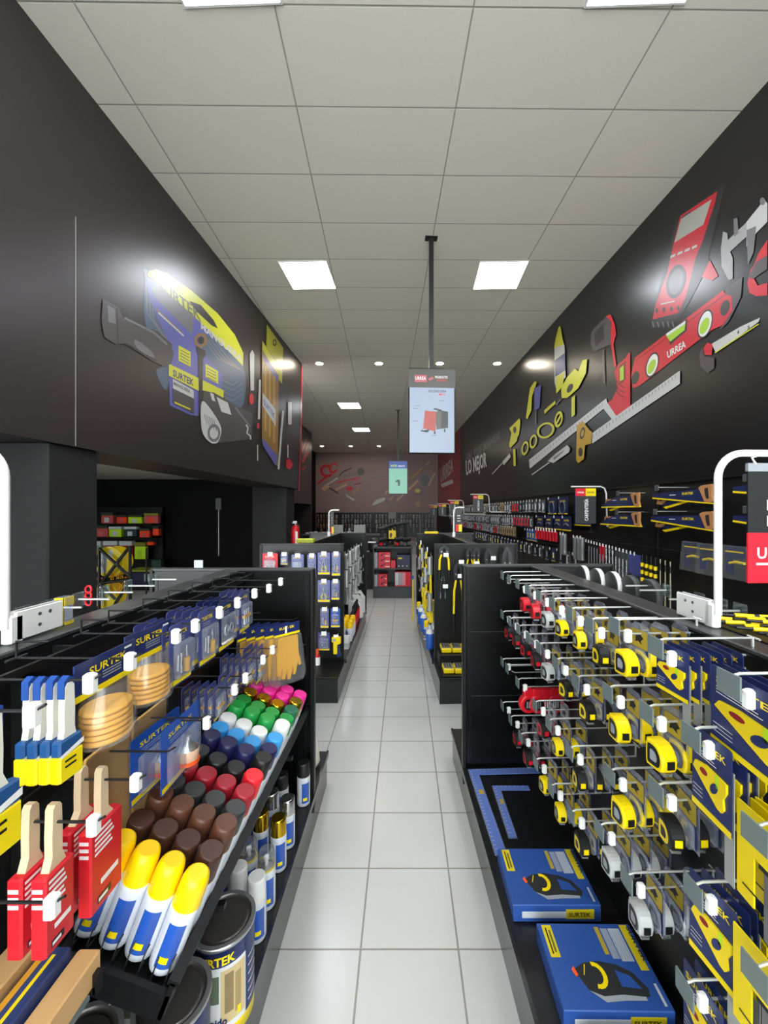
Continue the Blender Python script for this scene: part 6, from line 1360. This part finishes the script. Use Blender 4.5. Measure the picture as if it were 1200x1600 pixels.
# ================================================================== ALCOVE GOODS (left)
YA = 8.5
def apack(px0, px1, py0, py1, mats, label, Y=YA-0.25, cat='packaged goods', name='folded_vest_pack'):
    a = at(px0, py1, Y); c = at(px1, py0, Y); W = c.x-a.x; H = c.z-a.z
    t = thing(name, label, cat, (a.x+W/2, Y, a.z), 0, 'packs in the alcove')
    b = MB(); b.box(-W*0.46, W*0.46, 0.0, 0.10, 0.0, H*0.72, mats[0], 0.01)
    if len(mats) > 1:
        b.box(-W*0.2, W*0.15, -0.003, 0.0, H*0.1, H*0.5, mats[1])
    b.build('goods', t)
    b = MB(); b.box(-W*0.46, W*0.46, -0.006, 0.105, H*0.72, H*0.95, mats[2] if len(mats) > 2 else M('dark_header','#2c3a2c',0.5), 0.003); b.build('header_card', t)
FR = M('fluo_red','#f0401e',0.5); SAL = M('salmon','#c05050',0.5); OLV = M('olive_card','#7a7a2a',0.5); DKC = M('dark_header','#2c3a2c',0.5)
for i, (x0,x1,y0,y1,ms,lb) in enumerate(((157,177,800,818,[SAL,LGRY,DKC],'salmon pack, at the end of the top alcove shelf'),(181,198,804,818,[FR,SAL,DKC],'orange red pack on the top alcove shelf'),(199,222,804,818,[LIME,LGRY,DKC],'lime pack on the top alcove shelf'),(224,248,801,818,[SAL,FR,OLV],'pink and olive pack on the top alcove shelf'),
    (147,168,820,839,[SAL,M('pale_red','#c86a6a',0.5),DKC],'salmon pack, on the second alcove shelf'),(169,190,822,839,[LIME,LGRY,LGRY],'lime pack on the second alcove shelf'),(193,214,822,839,[M('teal_dark','#22383c',0.5),LGRY,LGRY],'dark pack with pale print on the second alcove shelf'),(217,234,825,840,[FR,SAL,DKC],'bright red pack on the second alcove shelf'),(238,248,822,837,[FR],'narrow bright red pack on the second alcove shelf'),
    (140,158,844,875,[M('mint_pack','#7fae8c',0.5),LIME,LGRY],'mint green pack, on the third alcove shelf'),(160,184,844,873,[M('pinkbag','#a86070',0.5),FR,LGRY],'reddish pack on the third alcove shelf'),(186,207,844,874,[DRED,SAL,LGRY],'dark red pack on the third alcove shelf'),(209,228,846,874,[LIME,M('lime2','#9ccc14',0.5),OLV],'large lime pack on the third alcove shelf'),(229,240,845,852,[FR],'small red pack on the third alcove shelf'))):
    apack(x0, x1, y0, y1, ms, lb)
t = thing('alcove_shelf', 'black wall shelf full of bright packs in the alcove', 'shelf', (0,0,0))
b = MB(); x0 = at(138,800,YA).x; x1 = at(252,800,YA).x
b.box(x0, x1, YA+0.05, YA+0.13, 0.0, 1.6, PBLK); b.build('back_panel', t)
for py in (818.6, 839.6, 875): b = MB(); z = at(0, py, YA-0.25).z; b.box(x0, x1, YA-0.30, YA+0.05, z-0.02, z, BLKM); b.build('shelf_board', t)
b = MB(); z = at(0, 910, YA-0.3).z; b.box(x0-0.3, x1+0.9, YA-0.55, YA+0.05, 0, 0.22, BLKM); b.build('base_deck', t)
t = thing('tool_case', 'navy tool case with a yellow lid on the alcove base', 'case', tuple(at(224, 915, 7.6)), 0)
b = MB(); b.box(-0.33, 0.26, 0, 0.4, 0, 0.26, M('case_navy','#1e2740',0.4), 0.02); b.box(0.02, 0.24, -0.006, 0, 0.08, 0.22, GRY); b.build('case_body', t); b = MB(); b.box(-0.34, 0.2, -0.01, 0.4, 0.26, 0.30, M('olive_lid','#8a8f2a',0.45), 0.01); b.build('lid', t)
o = (MB().box(-0.35, 0.3, -0.02, 0.5, -at(224,915,7.6).z*1.0, 0, BLKM)).build('case_stand'); o.location = tuple(at(224, 915, 7.6) + Vector((0,0.0,-0.002))); tag(o, 'dark block the navy tool case stands on', 'stand')
t = thing('green_bin', 'small dark green box beside the navy tool case', 'box', tuple(at(244, 889, 8.2)), 0)
b = MB(); b.box(-0.1, 0.1, 0, 0.12, 0, 0.17, M('bin_green','#2f4a3e',0.5), 0.01); b.box(-0.11,0.11,-0.01,0.13,0.17,0.19,M('bin_green'),0.004); b.build('box_body', t)
# X-framed cart with yellow chain reels
Yx = 3.9
t = thing('chain_cart', 'black crossed-frame stand holding yellow chain reels beside the big pillar', 'stand', (0, Yx, 0), 0)
def ap(px, py, Y=Yx): q = at(px, py, Y); return (q.x, 0, q.z)
b = MB()
for (a, c) in (((155,855),(155,1010)), ((138,883),(155,883)), ((155,857),(204,902)), ((202,855),(158,912)), ((150,912),(204,905)), ((156,912),(180,936)), ((204,905),(176,950)), ((203,853),(204,1010)), ((138,906),(155,910))):
    pa, pc = Vector(ap(*a)), Vector(ap(*c)); b.tube([pa, pc], 0.017, PBLK, 4)
for s in (0.25,): 
    for px in (155, 203): q = ap(px, 860); b.tube([(q[0], s, q[2]), (q[0], s, 0)], 0.011, PBLK, 4); b.tube([(q[0], 0, 0.3), (q[0], s, 0.3)], 0.011, PBLK, 4); b.tube([(q[0], 0, 0.0), (q[0], 0, 0.3)], 0.011, PBLK, 4)
b.build('cross_frame', t)
for k, (px, py, r, lb) in enumerate(((178, 877, 0.15, 'large yellow reel disc behind the crossed frame'), (146, 875, 0.11, 'yellow chain reel beside the large reel'), (172, 930, 0.12, 'yellow reel at the bottom of the crossed frame'))):
    p = at(px, py, Yx+0.12); t = thing('chain_reel', lb, 'reel', (p.x, Yx+0.12, p.z), 0, 'yellow chain reels')
    b = MB(); b.lathe([(0,-0.07),(r,-0.07),(r+0.004,-0.06),(r,-0.05),(r*0.5,-0.045),(r*0.5,0.045),(r,0.05),(r,0.07),(0,0.07)], PYEL, 28, axis='Y'); b.build('reel_disc', t)
    b = MB(); b.prism([(-r*0.75,-r*0.6),(-r*0.2,-r*0.75),(-r*0.05,r*0.5),(-r*0.6,r*0.75)], (0,-0.0715,0), (1,0,0), Z3, LGRY); b.prism([(0.0,r*0.4),(r*0.3,r*0.35),(r*0.25,r*0.8),(0.0,r*0.85)], (0,-0.0718,0), (1,0,0), Z3, PWH); b.build('paper_label', t)
def chain(name, px, py0, py1, m, label, Y, n):
    b = MB(); A = at(px, py0, Y); B_ = at(px, py1, Y); L_ = (A.z-B_.z)
    for k in range(n):
        z = -L_*(k+0.5)/n; rr = L_/n*0.62
        pts = [(rr*0.55*math.cos(a), 0, rr*math.sin(a)) if k % 2 == 0 else (rr*0.2*math.cos(a), rr*0.5*math.cos(a), rr*math.sin(a)) for a in [2*PI*j/10 for j in range(10)]]
        b.tube([(q[0], q[1], z+q[2]) for q in pts], rr*0.26, m, 5, True)
    o = b.build(name); o.location = tuple(A); tag(o, label, 'chain', 'yellow plastic chains')
for k, px in enumerate((175, 184, 190, 196)): chain('plastic_chain', px, 896+2*k, 928, M('chain_amber','#f0a818',0.4), 'amber plastic chain hanging below the large yellow reel, %s from the pillar' % ORD[k], Yx+0.042, 6)
# red drum at the lower left of the cart
b = MB(); b.lathe([(0,0),(0.10,0),(0.11,0.02),(0.11,0.28),(0.09,0.31),(0,0.31)], DRED, 20); o = b.build('red_drum'); q = at(145, 948, Yx+0.5); o.location = (q.x, q.y, q.z); tag(o, 'dark red drum behind the pillar beside the crossed stand', 'drum')
o = MB().box(-0.14, 0.14, -0.14, 0.14, 0, q.z-0.002, BLKM).build('low_plinth'); o.location = (q.x, Yx+0.5, 0); tag(o, 'low black plinth below the dark red drum', 'plinth')
b = MB(); b.box(-0.02, 0.02, 0, 0.004, 0, 0.035, M('tag_blue','#b9cbe0',0.4)); o = b.build('price_tag'); o.location = (-0.963, 1.86, 1.2385); tag(o, 'pale blue tag standing on the top edge of the spray-paint end panel', 'tag')
# slim vertical conduit on the alcove wall
b = MB(); b.cyl((0,0,0),(0,0,1.25),0.008,PWH,n=8); b.box(-0.06,0.06,-0.02,0.02,1.0,1.25,M('grey_box','#55585a',0.5),0.004); o = b.build('wall_conduit'); o.location = (at(341,850,YE+0.3).x, YE+0.32, 0.55); tag(o, 'thin pale conduit with a small grey box on the alcove wall', 'conduit')
